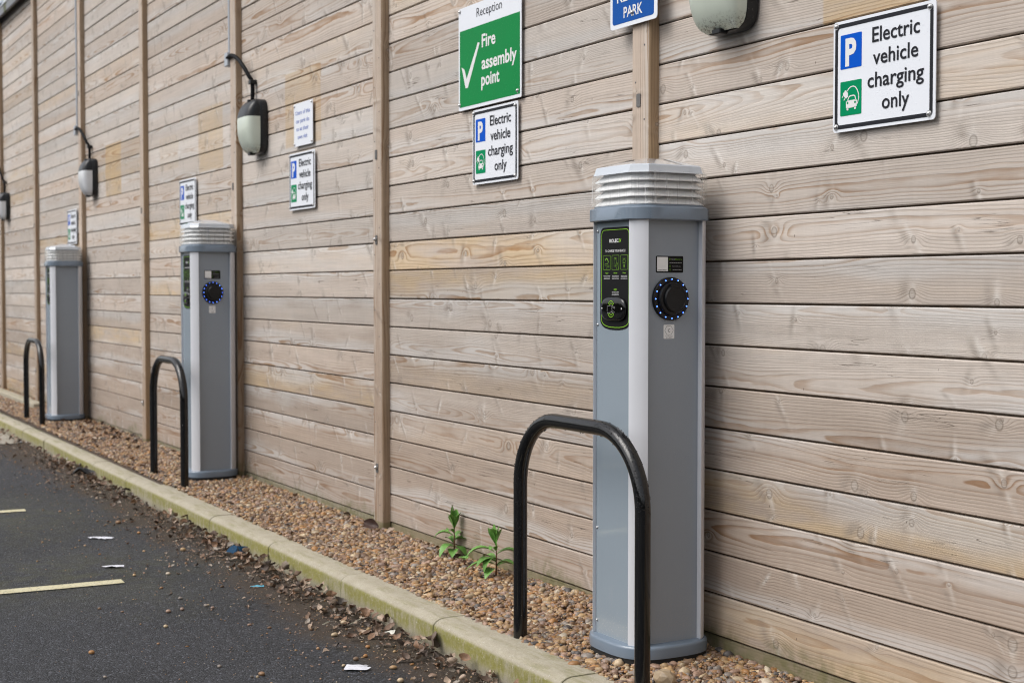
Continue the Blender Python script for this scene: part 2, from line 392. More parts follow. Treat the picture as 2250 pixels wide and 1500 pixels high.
def hoop_mat():
    n = N('wet_gloss_black'); p = n.obj(); nz = n.sep(n.new('ShaderNodeNewGeometry').outputs['Normal'])[2]
    z = n.sep(p)[2]
    d = n.mul(n.drops(p, 210., .45, .36), n.ss(z, .35, .6, .12, 1.))
    d2 = n.drops(p, 260., .5, .42)
    h = n.mul(n.add(d, n.mul(d2, .5)), .7)
    chip = n.mul(n.ss(n.noise(p, 55., 3, .6), .735, .76), n.ss(z, .6, .3))
    nn = n.bump(h, .5, .0018)
    n.set(Base_Color=n.mix(chip, (.004, .004, .0045), (.35, .36, .38)), Roughness=.12, Specular_IOR_Level=.55, Normal=nn); return n.m
M['hoop'] = hoop_mat()
def asphalt():
    n = N('asphalt'); p = n.pos(); x, y, z = n.sep(p)
    v1 = n.vor(p, 165.); c1 = n.sep(v1['Color'])
    fine = n.noise(p, 420., 3, .7); mid = n.noise(p, 28., 4, .6); big = n.noise(p, 1.3, 4, .55)
    k = n.mad(c1[0], .046, .010)
    light = n.mul(n.f('GREATER_THAN', c1[1], .93), .075)
    k = n.add(k, light, n.mul(n.sub(mid, .5), .02), n.mul(n.sub(fine, .5), .03), n.mul(n.sub(big, .5), .03))
    col = n.mix(1., n.xyz(k, k, k), (.86, .91, 1.06), 'MULTIPLY')
    # muddy sweepings along the kerb foot, in drifts
    drift = n.noise(n.xyz(n.mul(x, .9), n.mul(y, 1.6), 0.), 1., 4, .6)
    edge = n.add(y, n.mul(n.sub(drift, .5), .9), n.mul(n.sub(mid, .5), .25))
    mud = n.mul(n.ss(edge, 1.70, 1.92), n.ss(n.noise(p, 75., 3, .7), .30, .55, .55, 1.))
    mc = n.mix(n.noise(p, 160., 3, .7), (.032, .023, .016), (.085, .062, .043))
    col = n.mix(mud, col, mc)
    # thin moss haze round the bay ends and here and there
    ms = n.mul(n.ss(n.noise(n.xyz(n.mul(x, 1.1), n.mul(y, 1.1), 3.), 1., 4, .6), .52, .68), n.ss(n.noise(p, 60., 3, .7), .42, .68), n.ss(y, .2, 1.2))
    ms = n.f('MAXIMUM', ms, n.mul(n.f('MAXIMUM', n.gauss(n.add(x, 6.1), .55), n.gauss(n.add(x, 7.8), .8)), n.gauss(n.sub(y, 1.25), .55), n.ss(n.noise(p, 9., 4, .65), .35, .65)))
    col = n.mix(n.mul(ms, .42), col, (.085, .085, .035))
    sp = n.vor(p, 38.); sc = n.sep(sp['Color'])
    tiny = n.mul(n.ss(sp['Distance'], .10, .05), n.f('GREATER_THAN', sc[0], .86))
    col = n.mix(tiny, col, n.mix(sc[1], (.28, .16, .07), (.38, .36, .32)))
    h = n.add(n.mul(v1['Distance'], -1.4), n.mul(fine, .8), n.mul(mid, .8))
    n.set(Base_Color=col, Roughness=n.mad(mud, .15, n.mad(c1[2], .25, .55)), Specular_IOR_Level=.35, Normal=n.bump(h, .8, .004)); return n.m
M['asphalt'] = asphalt()
def paint():
    n = N('worn_road_paint'); p = n.pos()
    wear = n.ss(n.noise(p, 95., 4, .75), .53, .64); moss = n.ss(n.noise(p, 16., 4, .7), .52, .7)
    c = n.mix(n.noise(p, 14., 3), (.52, .47, .28), (.62, .58, .42))
    c = n.mix(n.mul(wear, .75), c, (.13, .13, .11)); c = n.mix(n.mul(moss, .3), c, (.27, .26, .09))
    n.set(Base_Color=c, Roughness=.7, Normal=n.bump(n.noise(p, 260., 3), .5, .002)); return n.m
M['paint'] = paint()
def kerbmat():
    n = N('mossy_concrete'); p = n.pos(); x, y, z = n.sep(p)
    fine = n.noise(p, 210., 4, .7); mid = n.noise(p, 18., 4, .6); big = n.noise(p, 2.4, 3, .5)
    c = n.mix(mid, (.29, .255, .185), (.43, .395, .315))
    # algae on the upright face, streaked downwards, and thinner on the top
    nrm = n.sep(n.new('ShaderNodeNewGeometry').outputs['Normal'])
    streak = n.noise(n.xyz(n.mul(x, 30.), n.mul(z, 5.), 0.), 1., 4, .65)
    patch = n.noise(n.xyz(n.mul(x, 2.6), n.mul(z, 9.), 2.), 1., 4, .6)
    face = n.ss(nrm[2], .75, .3)
    zone = n.mul(n.ss(n.add(z, n.mul(n.sub(streak, .5), .02)), -.010, -.022), n.ss(n.add(z, n.mul(n.sub(streak, .5), .06)), -.098, -.045, .12, 1.))
    al = n.mul(face, zone, n.ss(n.add(n.mul(streak, .6), n.mul(patch, .6)), .35, .64))
    al = n.mul(al, n.ss(n.noise(p, 55., 4, .7), .25, .55, .45, 1.))
    c = n.mix(n.mul(al, .9), c, n.mix(patch, (.135, .128, .022), (.25, .23, .03)))
    low = n.mul(face, n.ss(z, -.05, -.10)); c = n.mix(n.mul(low, .5), c, (.17, .15, .115))
    top = n.mul(n.ss(nrm[2], .7, .95), n.ss(n.add(n.mul(n.noise(n.xyz(n.mul(x, 6.), n.mul(y, 30.), 0.), 1., 4, .7), .7), n.mul(big, .5)), .56, .78))
    c = n.mix(n.mul(top, .72), c, (.20, .19, .08))
    c = n.mix(n.mul(n.ss(n.noise(p, 70., 3, .7), .62, .72), .5), c, (.55, .53, .48))
    jx = n.f('ABSOLUTE', n.sub(n.f('FRACT', n.f('DIVIDE', n.sub(4.412, x), .824)), .5)); jn = n.mul(n.ss(n.add(jx, n.mul(n.sub(mid, .5), .012)), .009, .002), .55)
    c = n.mix(jn, c, (.10, .095, .04))
    mott = n.noise(p, 45., 5, .7); c = n.mix(n.ss(mott, .38, .28, 0., .5), c, (.12, .115, .085))
    kk = n.mad(n.sub(fine, .5), .9, 1.); c = n.mix(1., c, n.xyz(kk, kk, kk), 'MULTIPLY')
    n.set(Base_Color=c, Roughness=.85, Normal=n.bump(n.add(fine, mid), .5, .003)); return n.m
M['kerb'] = kerbmat()
def attrmat(name, rough, coat=0., var=.35, scale=120., bump=.3):
    n = N(name); c = n.attr('tone')['Color']; p = n.pos(); k = n.noise(p, scale, 4, .65)
    kk = n.mad(n.sub(k, .5), var*2, 1.)
    n.set(Base_Color=n.mix(1., c, n.xyz(kk, kk, kk), 'MULTIPLY'), Roughness=rough, Coat_Weight=coat, Normal=n.bump(k, bump, .002)); return n.m
M['stone'] = attrmat('river_gravel', .52, .08)
M['leaf'] = attrmat('dead_leaves', .62, .05, .5, 200.)
M['pad'] = plain('worn_concrete', (.33, .30, .25), .9, var=.3, scale=14, bump=1.)
def leafgreen():
    n = N('weed_leaf'); p = n.obj(); k = n.noise(p, 60., 3)
    n.set(Base_Color=n.mix(k, (.10, .26, .04), (.19, .37, .095)), Roughness=.45, Subsurface_Weight=.3, Subsurface_Radius=(.004, .008, .002)); n.b.inputs['Transmission Weight'].default_value = 0.
    return n.m
M['green'] = leafgreen(); M['stem'] = plain('red_stem', (.16, .055, .03), .5, var=.3)
M['paper'] = plain('white_paper', (.64, .65, .71), .7, var=.06, scale=50)
M['tissue'] = plain('cream_plastic_strip', (.66, .65, .58), .5, var=.1)
M['bluefoil'] = plain('blue_wrapper', (.006, .045, .10), .6, var=.5, spec=.15)
M['cyan'] = plain('cyan_strip', (.10, .42, .58), .4, var=.2)
M['mast'] = plain('blue_grey_steel', (.14, .22, .28), .5, .3)

# ------------------------------------------------------------------ ground, kerb, markings
GROUND = -.10
bm = bmesh.new(); vs = [bm.verts.new(p) for p in ((-160, -120, GROUND), (120, -120, GROUND), (120, 120, GROUND), (-160, 120, GROUND))]; bm.faces.new(vs)
tag(done(bm, 'asphalt', M['asphalt']), kind='structure')
def kerb_y(x): return .010 * math.sin(x * .9) + .006 * math.sin(x * 2.3 + 1)
bm = bmesh.new(); k = 0; x = 4.0
prof = [(2.050, GROUND - .05), (2.050, -.030), (2.053, -.018), (2.062, -.008), (2.076, -.001), (2.090, .002), (2.176, .002), (2.176, -.12)]
rk = random.Random(3)
while x > -24:
    L = .824; a, b = x - .0003, x - L + .0003; dy, dz = rk.uniform(-.002, .002), rk.uniform(-.0012, .0012); dy2 = dy + rk.uniform(-.003, .003)
    ts = [0, .006, .2, .4, .6, .8, .994, 1]; n_ = 7
    rings = []
    for q in range(n_ + 1):
        t = ts[q]; xx = a + (b - a)*t; e = .0005 if q in (0, n_) else 0
        rings.append([(xx, yy + kerb_y(xx)*.5 + dy + (dy2 - dy)*t + (e if j < 5 else 0), zz + dz - (e if 2 <= j <= 6 else 0)) for j, (yy, zz) in enumerate(prof)])
    loft(bm, rings); x -= L
tag(done(bm, 'kerb', M['kerb'], smooth=35), kind='structure')
def bay(x0, y0, x1, y1, w=.082):
    bm = bmesh.new(); d = Vector((x1 - x0, y1 - y0, 0)); L = d.length; d.normalize(); nn = Vector((-d.y, d.x, 0))
    nseg = max(4, int(L/.05)); A = []; B = []; r = random.Random(int(x0*100))
    for i in range(nseg + 1):
        p = Vector((x0, y0, GROUND + .004)) + d*L*i/nseg
        j = .0025
        A.append(bm.verts.new(p + nn*(w/2 + r.uniform(-j, j)))); B.append(bm.verts.new(p - nn*(w/2 + r.uniform(-j, j))))
    for i in range(nseg): bm.faces.new((A[i], A[i+1], B[i+1], B[i]))
    tag(done(bm, 'bay_marking', M['paint']), kind='structure', label='worn cream bay line painted across the asphalt')
for xe in (-5.85, -8.0, -10.15, -12.3, -3.70, -1.55, .6):
    bay(xe, 1.42, xe - .22, -3.2)
# gravel bed soil, edging beam, worn pad
def gz(x, y): return np.clip(.0035*(-3.5 - x), 0, .035) + .020*np.clip((y - 2.42)/.2, 0, 1)**1.5*(.12 + 1.1*np.exp(-((x + 4.15)/.45)**2))
bm = bmesh.new(); nx, ny = 90, 6; G = []
for i in range(nx + 1):
    x = -24 + 27*i/nx; G.append([bm.verts.new((x, 2.14 + .52*j/ny, float(gz(x, 2.14 + .52*j/ny)) - .014)) for j in range(ny + 1)])
for i in range(nx):
    for j in range(ny): bm.faces.new((G[i][j], G[i+1][j], G[i+1][j+1], G[i][j+1]))
tag(done(bm, 'gravel_bed', M['soil'], smooth=True), kind='structure')
bm = bmesh.new(); box(bm, -21, -13.25, 2.43, 2.53, -.05, .075, .012, 2)
tag(done(bm, 'edging_beam', M['kerb']), 'low pale mossy edging beam at the wall foot far left', 'edging')
bm = bmesh.new(); rr = random.Random(5)
flat_pts = [(-12.9, 2.04), (-12.2, 2.045), (-11.55, 2.04), (-11.5, 1.9), (-11.8, 1.6), (-12.4, 1.3), (-13.4, 1.1), (-15, 1.2), (-15, 2.04)]
vs = [bm.verts.new((a, b, GROUND + .004)) for a, b in flat_pts]; bm.faces.new(vs)
tag(done(bm, 'concrete_pad', M['pad']), kind='structure')

# ------------------------------------------------------------------ the timber wall
POST_X = [2.45, .40, -1.67, -3.774, -5.880, -7.939, -9.994, -11.96, -13.93, -15.83, -17.8, -19.8]
PW, PD = .098, .038
wall = thing('timber_wall', (-3, D, 0), 'tall weathered horizontal board wall with vertical posts behind the chargers', 'wall')
def attrs(me, bu, tint):
    a = me.attributes.new('bu', 'FLOAT_VECTOR', 'POINT'); a.data.foreach_set('vector', np.asarray(bu, np.float32).ravel())
    a = me.attributes.new('tint', 'FLOAT_VECTOR', 'POINT'); a.data.foreach_set('vector', np.asarray(tint, np.float32).ravel())
PITCH, Z0 = .1265, .0455
edges = [p - PW/2 for p in POST_X]; bays = [(edges[i+1], edges[i]) for i in range(len(edges) - 1)] + [(-22.5, edges[-1])]
verts, faces, bu, ti = [], [], [], []
rb = random.Random(21); bid = 0
def board(x0, x1, z0, z1, yoff=0., tint=None):
    global bid
    bid += 1; off = rb.uniform(0, 60); idn = rb.uniform(0, 60); tr = tint or (rb.random(), rb.random()**1.1, rb.random())
    y = D + rb.uniform(-.0012, .0012) + yoff; tl = rb.uniform(-.0012, .0012); c = .0028; h = z1 - z0; ny_ = .016
    pr = [(y + ny_ + .006, z0), (y + c*1.2 + tl, z0), (y + tl, z0 + c), (y, z0 + h/2), (y - tl, z1 - c), (y - tl + c, z1), (y + ny_ + .006, z1)]
    b0 = len(verts)
    for xx in (x0, x1):
        for (yy, zz) in pr:
            verts.append((xx + 3, yy - D, zz)); bu.append((xx + off, zz - z0, idn)); ti.append(tr)
    n = len(pr)
    for q in range(n - 1): faces.append((b0 + q, b0 + n + q, b0 + n + q + 1, b0 + q + 1))
    faces.append(tuple(range(b0, b0 + n))); faces.append(tuple(range(b0 + 2*n - 1, b0 + n - 1, -1)))
for (xa, xb) in bays:
    for kk in range(0, 31):
        z0 = Z0 + kk*PITCH
        board(xa + .001, xb - .001, z0 + .0025, z0 + PITCH - .0028)
me = bpy.data.meshes.new('cladding'); me.from_pydata(verts, [], faces); attrs(me, bu, ti)
from_mesh('cladding', me, M['wood'], wall)
verts, faces, bu, ti = [], [], [], []
for (xa, xb) in bays: board(xa + .001, xb - .001, -.12, Z0 - .003, .006, (rb.random(), .8, .9))
me = bpy.data.meshes.new('gravel_board'); me.from_pydata(verts, [], faces); attrs(me, bu, ti)
o = from_mesh('gravel_board', me, M['wood'], wall); o['label'] = 'greenish damp bottom board of the wall'
bm = bmesh.new(); box(bm, -22.5 + 3, 2.45 + 3, .0125, .06, -.12, 3.95); done(bm, 'backing', M['dark_gap'], wall)
bm = bmesh.new(); box(bm, -22.5 + 3, 2.45 + 3, -.06, .10, 3.955, 3.99, .004)
box(bm, -22.5 + 3, 2.45 + 3, -.085, -.0605, 3.90, 3.995, .004); capp = done(bm, 'capping', M['cap'], wall)
bm = bmesh.new(); box(bm, -22.5 + 3, 2.45 + 3, -.092, -.0855, 3.985, 3.999, .002); done(bm, 'metal_lip', M['alu'], capp)
bm = bmesh.new(); rm = random.Random(8)
for _ in range(1500):
    px = rm.uniform(-19, -9) ; s_ = rm.uniform(.012, .035)
    bmesh.ops.create_icosphere(bm, subdivisions=1, radius=s_, matrix=Matrix.Translation((px + 3, rm.uniform(-.05, .06), 3.995)) @ Matrix.Diagonal((1.6, 1, .7, 1)))
done(bm, 'moss', M['moss'], capp, True)['kind'] = 'stuff'
bolt_z = {-3.774: [1.708], -5.880: [1.707, 1.323, .287], -7.939: [1.693, .386], -9.994: [1.653, .298], -11.96: [2.71]}
screw_me = None
for px in POST_X:
    if px < -19: continue
    yo = -PD; c = .008; w = PW
    pr = [(-w, 0), (-w, yo + .003), (-w + .003, yo), (-w*.52, yo), (-w*.5, yo + .0015), (-w*.48, yo), (-c, yo), (-c*.3, yo + c*.3), (0, yo + c), (0, 0)]
    verts, faces = [], []; zz = [-.12, 3.90]
    idn = rb.uniform(0, 60); off = rb.uniform(0, 60); bu, ti = [], []
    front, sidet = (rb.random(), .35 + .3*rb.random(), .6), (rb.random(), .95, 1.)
    for z in zz:
        for q, (a, b) in enumerate(pr):
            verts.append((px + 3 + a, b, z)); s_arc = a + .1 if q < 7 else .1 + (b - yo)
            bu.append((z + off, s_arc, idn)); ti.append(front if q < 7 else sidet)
    n = len(pr)
    for q in range(n - 1): faces.append((q, q + 1, n + q + 1, n + q))
    faces.append(tuple(range(2*n - 1, n - 1, -1)))
    me = bpy.data.meshes.new('post'); me.from_pydata(verts, [], faces); attrs(me, bu, ti)
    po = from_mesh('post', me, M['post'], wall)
    if px > -1 or px < -16.5: continue
    rs = random.Random(int(-px*10))
    for q in range(18):
        z = .12 + .1265*q + rs.uniform(-.01, .01); u = px + 3 - (.078 if q % 2 else .028) + rs.uniform(-.004, .004)
        if screw_me is None:
            bm = bmesh.new(); screw(bm, 0, 0, 'F', 0, .0036, .0015); so = done(bm, 'screw', M['dull']); screw_me = so.data; bpy.data.objects.remove(so)
        so = from_mesh('screw', screw_me, None, po); so.location = (u, -PD, z)
    for z in bolt_z.get(px, [1.70, .33]):
        bm = bmesh.new(); u = px + 3 - .058
        flat(bm, rrect(u - .011, u + .011, z - .021, z + .021, .004, 3), 'F', PD, PD + .003); pl = done(bm, 'fixing_plate', M['dull'], po)
        if z < 1.5:
            bm = bmesh.new(); screw(bm, u - .002, z + .003, 'F', PD + .003, .008, .012); done(bm, 'bolt', M['steel'], po)

# ------------------------------------------------------------------ charging pillars
A_, C_ = .138, .0416
def octo(a, c, bulge=0., n=6):
    out = []
    for k in range(4):
        ca, sa = math.cos(k*math.pi/2), math.sin(k*math.pi/2)
        for q in range(n + 1):
            t = -1 + 2*q/n; p = (a + bulge*(1 - t*t), (a - c)*t)
            out.append((p[0]*ca - p[1]*sa, p[0]*sa + p[1]*ca))
    return out
def sup(a, p, n=64):
    out = []
    for k in range(n):
        t = 2*math.pi*k/n; ct, st = math.cos(t), math.sin(t)
        out.append((a*math.copysign(abs(ct)**(2/p), ct), a*math.copysign(abs(st)**(2/p), st)))
    return out
def rings(bm, seq, cap0=True, cap1=True): loft(bm, [[(x, y, z) for x, y in sh] for sh, z in seq], cap0, cap1)
def label_outline(ins):
    u0, u1, vt, vs_, vb = -.0735 + ins, .0895 - ins, 1.284 - ins, 1.012, .979 + ins
    r = max(.006, .020 - ins*.6); pts = []
    for cu, cv, a0 in ((u1 - r, vt - r, 0), (u0 + r, vt - r, 90)):
        for k in range(7): a = R(a0 + 15*k); pts.append((cu + r*math.cos(a), cv + r*math.sin(a)))
    cu = (u0 + u1)/2; hw = (u1 - u0)/2; e = vs_ - vb
    for k in range(17):
        a = math.pi + math.pi*k/16; ct, st = math.cos(a), math.sin(a)
        pts.append((cu + hw*math.copysign(abs(ct)**(2/2.6), ct), vs_ + e*math.copysign(abs(st)**(2/2.6), st)))
    return pts
def lines_of_print(bm, u0, u1, v, frame, d, n, dv, seed):
    r = random.Random(seed)
    for k in range(n):
        e = (u1 - u0)*r.uniform(0, .16); a = u0 + e/2
        while a < u1 - e/2 - .0012:
            b = min(a + r.uniform(.0025, .007), u1 - e/2)
            vs = [bm.verts.new(fr(frame, uu, vv, d)) for uu, vv in ((a, v - k*dv), (b, v - k*dv), (b, v - k*dv + dv*.5), (a, v - k*dv + dv*.5))]
            bm.faces.new(vs); a = b + .0011
def charger(loc, label, socket=True):
    t = thing('charging_pillar', loc, label, 'EV charger', 'grey charging pillars along the wall')
    bm = bmesh.new(); rings(bm, [(sup(.1575, 3), 0), (sup(.1575, 3), .0185)]); done(bm, 'gasket', M['rubber'], t, 40)
    bm = bmesh.new(); rings(bm, [(sup(.160, 3), .018), (sup(.1605, 3), .046), (sup(.1585, 3), .0525), (sup(.154, 3), .055)]); done(bm, 'base_plate', M['plastic'], t, 50)
    # corner profiles, each a bowed extrusion
    for k in range(4):
        ca, sa = math.cos(k*math.pi/2), math.sin(k*math.pi/2)
        arc = []
        for q in range(7):
            s_ = q/6; bx, by = A_ - C_*s_, -A_ + C_*(1 - s_); bl = .0035*(1 - (2*s_ - 1)**2)
            arc.append((bx + bl*.707, by - bl*.707))
        pts = [(A_ - .001, -A_ + C_ + .0001)] + arc[1:-1] + [(A_ - C_ - .0001, -A_ + .001), (A_ - C_, -A_ + .034), (A_ - .034, -A_ + C_)]
        pts = [(x*ca - y*sa, x*sa + y*ca) for x, y in pts]
        bm = bmesh.new(); loft(bm, [[(x, y, .0545) for x, y in pts], [(x, y, 1.304) for x, y in pts]]); done(bm, 'corner_profile', M['alu'], t, 30)
    hw = A_ - C_
    for k, (dep, mm) in enumerate(((.020, 'grey'), (.020, 'grey'), (.020, 'grey'), (.012, 'glass'))):
        bm = bmesh.new(); box(bm, A_ - dep - .004, A_ - dep, -hw + .0005, hw - .0005, .0545, 1.304)
        o = done(bm, 'door_panel' if k == 3 else 'side_panel', M[mm], t); o.data.transform(Matrix.Rotation(k*math.pi/2, 4, 'Z'))
        if k == 3: door = o; o['label'] = 'glossy grey front door carrying the instructions'
    # head
    bm = bmesh.new(); rings(bm, [(octo(.143, .040, .006), 1.302), (octo(.1455, .040, .006), 1.305), (octo(.145, .040, .006), 1.338), (octo(.142, .040, .006), 1.3415), (octo(.134, .036, .005), 1.3418), (octo(.1335, .036, .005), 1.3475)])
    done(bm, 'collar', M['plastic'], t, 40)
    for k in range(4):
        z = 1.3485 + .0232*k
        bm = bmesh.new(); rings(bm, [(octo(.1335, .040, .003), z), (octo(.1335, .040, .003), z + .0024), (octo(.112, .036, .002), z + .0225), (octo(.110, .036, .002), z + .0232), (octo(.125, .040, .003), z)], True, True)
        done(bm, 'louvre', M['louvre'], t, 30)
    bm = bmesh.new(); rings(bm, [(octo(.1375, .041, .001), 1.4400), (octo(.1365, .041, .001), 1.4425), (octo(.1315, .040, .001), 1.4610), (octo(.1285, .039, .001), 1.4645), (octo(.052, .018, 0), 1.4870), (octo(.045, .016, 0), 1.4880)])
    done(bm, 'cap', M['capgrey'], t, 14)
    bm = bmesh.new(); rings(bm, [(octo(.1415, .040, .004), 1.3478), (octo(.1400, .040, .004), 1.438), (octo(.1385, .041, .003), 1.444)], False, False)
    done(bm, 'clear_cover', M['clear'], t, 30)
    # instruction panel on the front door
    d0 = A_ - .012
    bm = bmesh.new(); flat(bm, label_outline(0), 'F', d0, d0 + .0012); ip = done(bm, 'instruction_panel', M['matt_black'], t)
    d = d0 + .0016
    bm = bmesh.new(); band(bm, label_outline(.0068), label_outline(.0084), 'F', d0 + .001, d)
    bx = bmesh.new()
    for k in range(3):
        u = -.0365 + .0465*k; o_, i_ = rrect(u - .0192, u + .0192, 1.1575, 1.2010, .003), rrect(u - .0183, u + .0183, 1.1584, 1.2001, .0025)
        band(bx, o_, i_, 'F', d0 + .001, d)
    done(bx, 'step_frame', M['lime_dim'], ip)
    text(bm, 'EV', .0275, 1.2390, 'F', d, .0135, .0105, .022, shear=.3)
    for w_, u in (('Plug in', -.0365), ('Activate', .010), ('Charge', .0565)): text(bm, w_, u, 1.1465, 'F', d, None, .0042, .01, 'C')
    text(bm, 'RFID', .0095, 1.0965, 'F', d, None, .0055, .01, 'C')
    done(bm, 'green_print', M['lime'], ip)
    bm = bmesh.new(); u = -.0365
    stroke(bm, [(u - .009, 1.186), (u - .004, 1.192), (u + .004, 1.189), (u + .008, 1.181)], .0035, 'F', 0, d); stroke(bm, [(u + .008, 1.181), (u + .004, 1.176), (u - .010, 1.176), (u - .010, 1.171), (u + .012, 1.171), (u + .012, 1.166), (u, 1.166), (u, 1.160)], .0012, 'F', 0, d)
    u = .010
    stroke(bm, [(u - .007, 1.168), (u - .007, 1.193), (u + .005, 1.193), (u + .005, 1.168)], .0012, 'F', 0, d, True); stroke(bm, [(u - .004, 1.189), (u + .002, 1.189)], .0015, 'F', 0, d)
    stroke(bm, [(u + .001, 1.172), (u + .006, 1.180), (u + .012, 1.176), (u + .015, 1.166), (u + .017, 1.160)], .0012, 'F', 0, d); stroke(bm, [(u + .001, 1.172), (u + .004, 1.164), (u + .010, 1.159)], .0012, 'F', 0, d)
    u = .0565
    stroke(bm, circle(u, 1.183, .006, 12), .0014, 'F', 0, d, True)
    for zz in (1.172, 1.1685, 1.165): stroke(bm, [(u - .003, zz), (u + .003, zz)], .0018, 'F', 0, d)
    for a in range(12): bm.faces.new([bm.verts.new(fr('F', u + .0105*math.cos(a*.524) + p, 1.183 + .0105*math.sin(a*.524) + q, d)) for p, q in ((-.0006, -.0006), (.0006, -.0006), (.0006, .0006), (-.0006, .0006))])
    done(bm, 'pictogram', M['lime_dim'], ip)
    bm = bmesh.new(); text(bm, 'ROLEC', -.0225, 1.2390, 'F', d, .0490, .0105, .022); text(bm, 'TO CHARGE YOUR VEHICLE:', .0095, 1.2105, 'F', d, .110, .0072, .008, 'C')
    done(bm, 'heading', M['print_white'], ip)
    bm = bmesh.new()
    for k in range(3): lines_of_print(bm, -.0555 + .0465*k, -.0175 + .0465*k, 1.1385, 'F', d, 3, .0042, 4 + k)
    lines_of_print(bm, -.010, .030, 1.0905, 'F', d, 3, .0042, 9)
    done(bm, 'small_print', M['print_grey'], ip)
    # card reader
    cu, cv, rw, rh = .0075, 1.0415, .0660, .0355
    sh = lambda a, b: [(cu + a*math.copysign(abs(math.cos(q))**(2/3.4), math.cos(q)), cv + b*math.copysign(abs(math.sin(q))**(2/2.6), math.sin(q))) for q in (2*math.pi*k/40 for k in range(40))]
    bm = bmesh.new(); loft(bm, [[fr('F', *p, dd_) for p in sh(a, b)] for a, b, dd_ in ((rw, rh, d0 + .001), (rw, rh, d0 + .007), (rw*.96, rh*.95, d0 + .0105), (rw*.8, rh*.8, d0 + .0125), (rw*.4, rh*.4, d0 + .0135))])
    rd = done(bm, 'card_reader', M['gloss_black'], t, True); dr = d0 + .0142
    bm = bmesh.new()
    for s_ in (1, -1):
        for rr_ in (.011, .018): stroke(bm, [(cu - .002 + rr_*math.cos(a)*.95, cv + s_*(.006 + rr_*math.sin(a))) for a in (R(q) for q in range(25, 156, 13))], .0016, 'F', 0, dr)
    done(bm, 'signal_mark', M['lime'], rd)
    bm = bmesh.new(); stroke(bm, [(cu + .018, cv + .006), (cu - .002, cv + .011), (cu - .022, cv + .008), (cu - .022, cv - .012), (cu - .002, cv - .010), (cu + .012, cv - .006)], .0011, 'F', 0, dr)
    stroke(bm, [(cu + .020, cv + .002), (cu + .002, cv + .006), (cu + .000, cv), (cu + .006, cv - .003), (cu - .001, cv - .006), (cu + .006, cv - .012), (cu + .018, cv - .009)], .0011, 'F', 0, dr)
    done(bm, 'card_mark', M['print_grey'], rd)
    for u in (-.0470, .0580):
        bm = bmesh.new(); screw(bm, u, 1.042, 'F', d0 + .0105, .0036, .003); done(bm, 'screw', M['steel'], rd)
    for v in (1.2745, .993, .684, .376, .093):
        bm = bmesh.new(); screw(bm, -.0880, v, 'F', d0, .0042, .004); done(bm, 'screw', M['steel'], door)
    if socket:
        dS = A_ - .020; u0, v0 = -.007, 1.072
        rg = lambda r, dd_, n=48: [fr('S', u0 + r*math.cos(2*math.pi*k/n), v0 + r*math.sin(2*math.pi*k/n), dd_) for k in range(n)]
        bm = bmesh.new(); loft(bm, [rg(.0635, dS - .001), rg(.0635, dS + .007), rg(.0615, dS + .0095), rg(.0525, dS + .0105), rg(.0515, dS + .0085), rg(.050, dS + .0085), rg(.0485, dS + .016), rg(.045, dS + .019), rg(.001, dS + .019)])
        so = done(bm, 'socket', M['black'], t, 35)
        bm = bmesh.new(); loft(bm, [[fr('S', u0 + .006 + r*math.cos(2*math.pi*k/40), v0 + r*math.sin(2*math.pi*k/40), dd_) for k in range(40)] for r, dd_ in ((.0405, dS + .0185), (.0405, dS + .024), (.0375, dS + .0275), (.032, dS + .0278), (.0315, dS + .0268), (.030, dS + .0268))])
        flat(bm, rrect(u0 - .014, u0 + .026, v0 + .030, v0 + .0435, .003), 'S', dS + .018, dS + .0265)
        flat(bm, rrect(u0 + .028, u0 + .040, v0 - .034, v0 - .020, .003), 'S', dS + .018, dS + .0245)
        done(bm, 'socket_flap', M['black'], so, 35)
        for k in range(16):
            a = 2*math.pi*k/16 + math.pi/2
            bm = bmesh.new(); bmesh.ops.create_uvsphere(bm, u_segments=10, v_segments=6, radius=.0019, matrix=Matrix.Translation(fr('S', u0 + .0575*math.cos(a), v0 + .0575*math.sin(a), dS + .0098)))
            l_ = done(bm, 'led', M['led'], so, True)
        bm = bmesh.new()
        for k in range(16):
            a = 2*math.pi*k/16 + math.pi/2
            flat(bm, circle(u0 + .0575*math.cos(a), v0 + .0575*math.sin(a), .0010, 8), 'S', dS + .0115, dS + .0125)
        done(bm, 'led_core', M['led_core'], so)
        # stickers
        bm = bmesh.new(); flat(bm, rrect(-.0574, .0405, 1.1487, 1.1977, .004), 'S', dS, dS + .0006); st = done(bm, 'code_sticker', M['matt_black'], t)
        bm = bmesh.new(); flat(bm, rrect(-.0535, -.0150, 1.1528, 1.1945, .001), 'S', dS + .0004, dS + .0010); done(bm, 'white_field', M['white'], st)
        bm = bmesh.new(); text(bm, 'UKEV03863-2', -.0345, 1.1546, 'S', dS + .0012, .034, .0032, .02, 'C'); done(bm, 'code_number', M['ink'], st)
        bm = bmesh.new(); text(bm, 'Vend', -.0045, 1.1862, 'S', dS + .0009, .0145, .0045, .0); lines_of_print(bm, -.0112, .0370, 1.1766, 'S', dS + .0009, 1, .0040, 5)
        text(bm, 'Scan the QR code', .0002, 1.1664, 'S', dS + .0009, .030, .0028, .01); lines_of_print(bm, .0002, .036, 1.1562, 'S', dS + .0009, 1, .0040, 6); done(bm, 'small_print', M['print_grey'], st)
        bm = bmesh.new(); text(bm, 'Electric', .0105, 1.1862, 'S', dS + .0009, .0255, .0045, .0); stroke(bm, circle(-.0082, 1.1885, .0022, 10), .001, 'S', 0, dS + .0009, True)
        for v in (1.1675, 1.1575): stroke(bm, [(-.009, v - .002), (-.005, v - .002), (-.005, v + .003), (-.009, v + .003)], .0008, 'S', 0, dS + .0009, True)
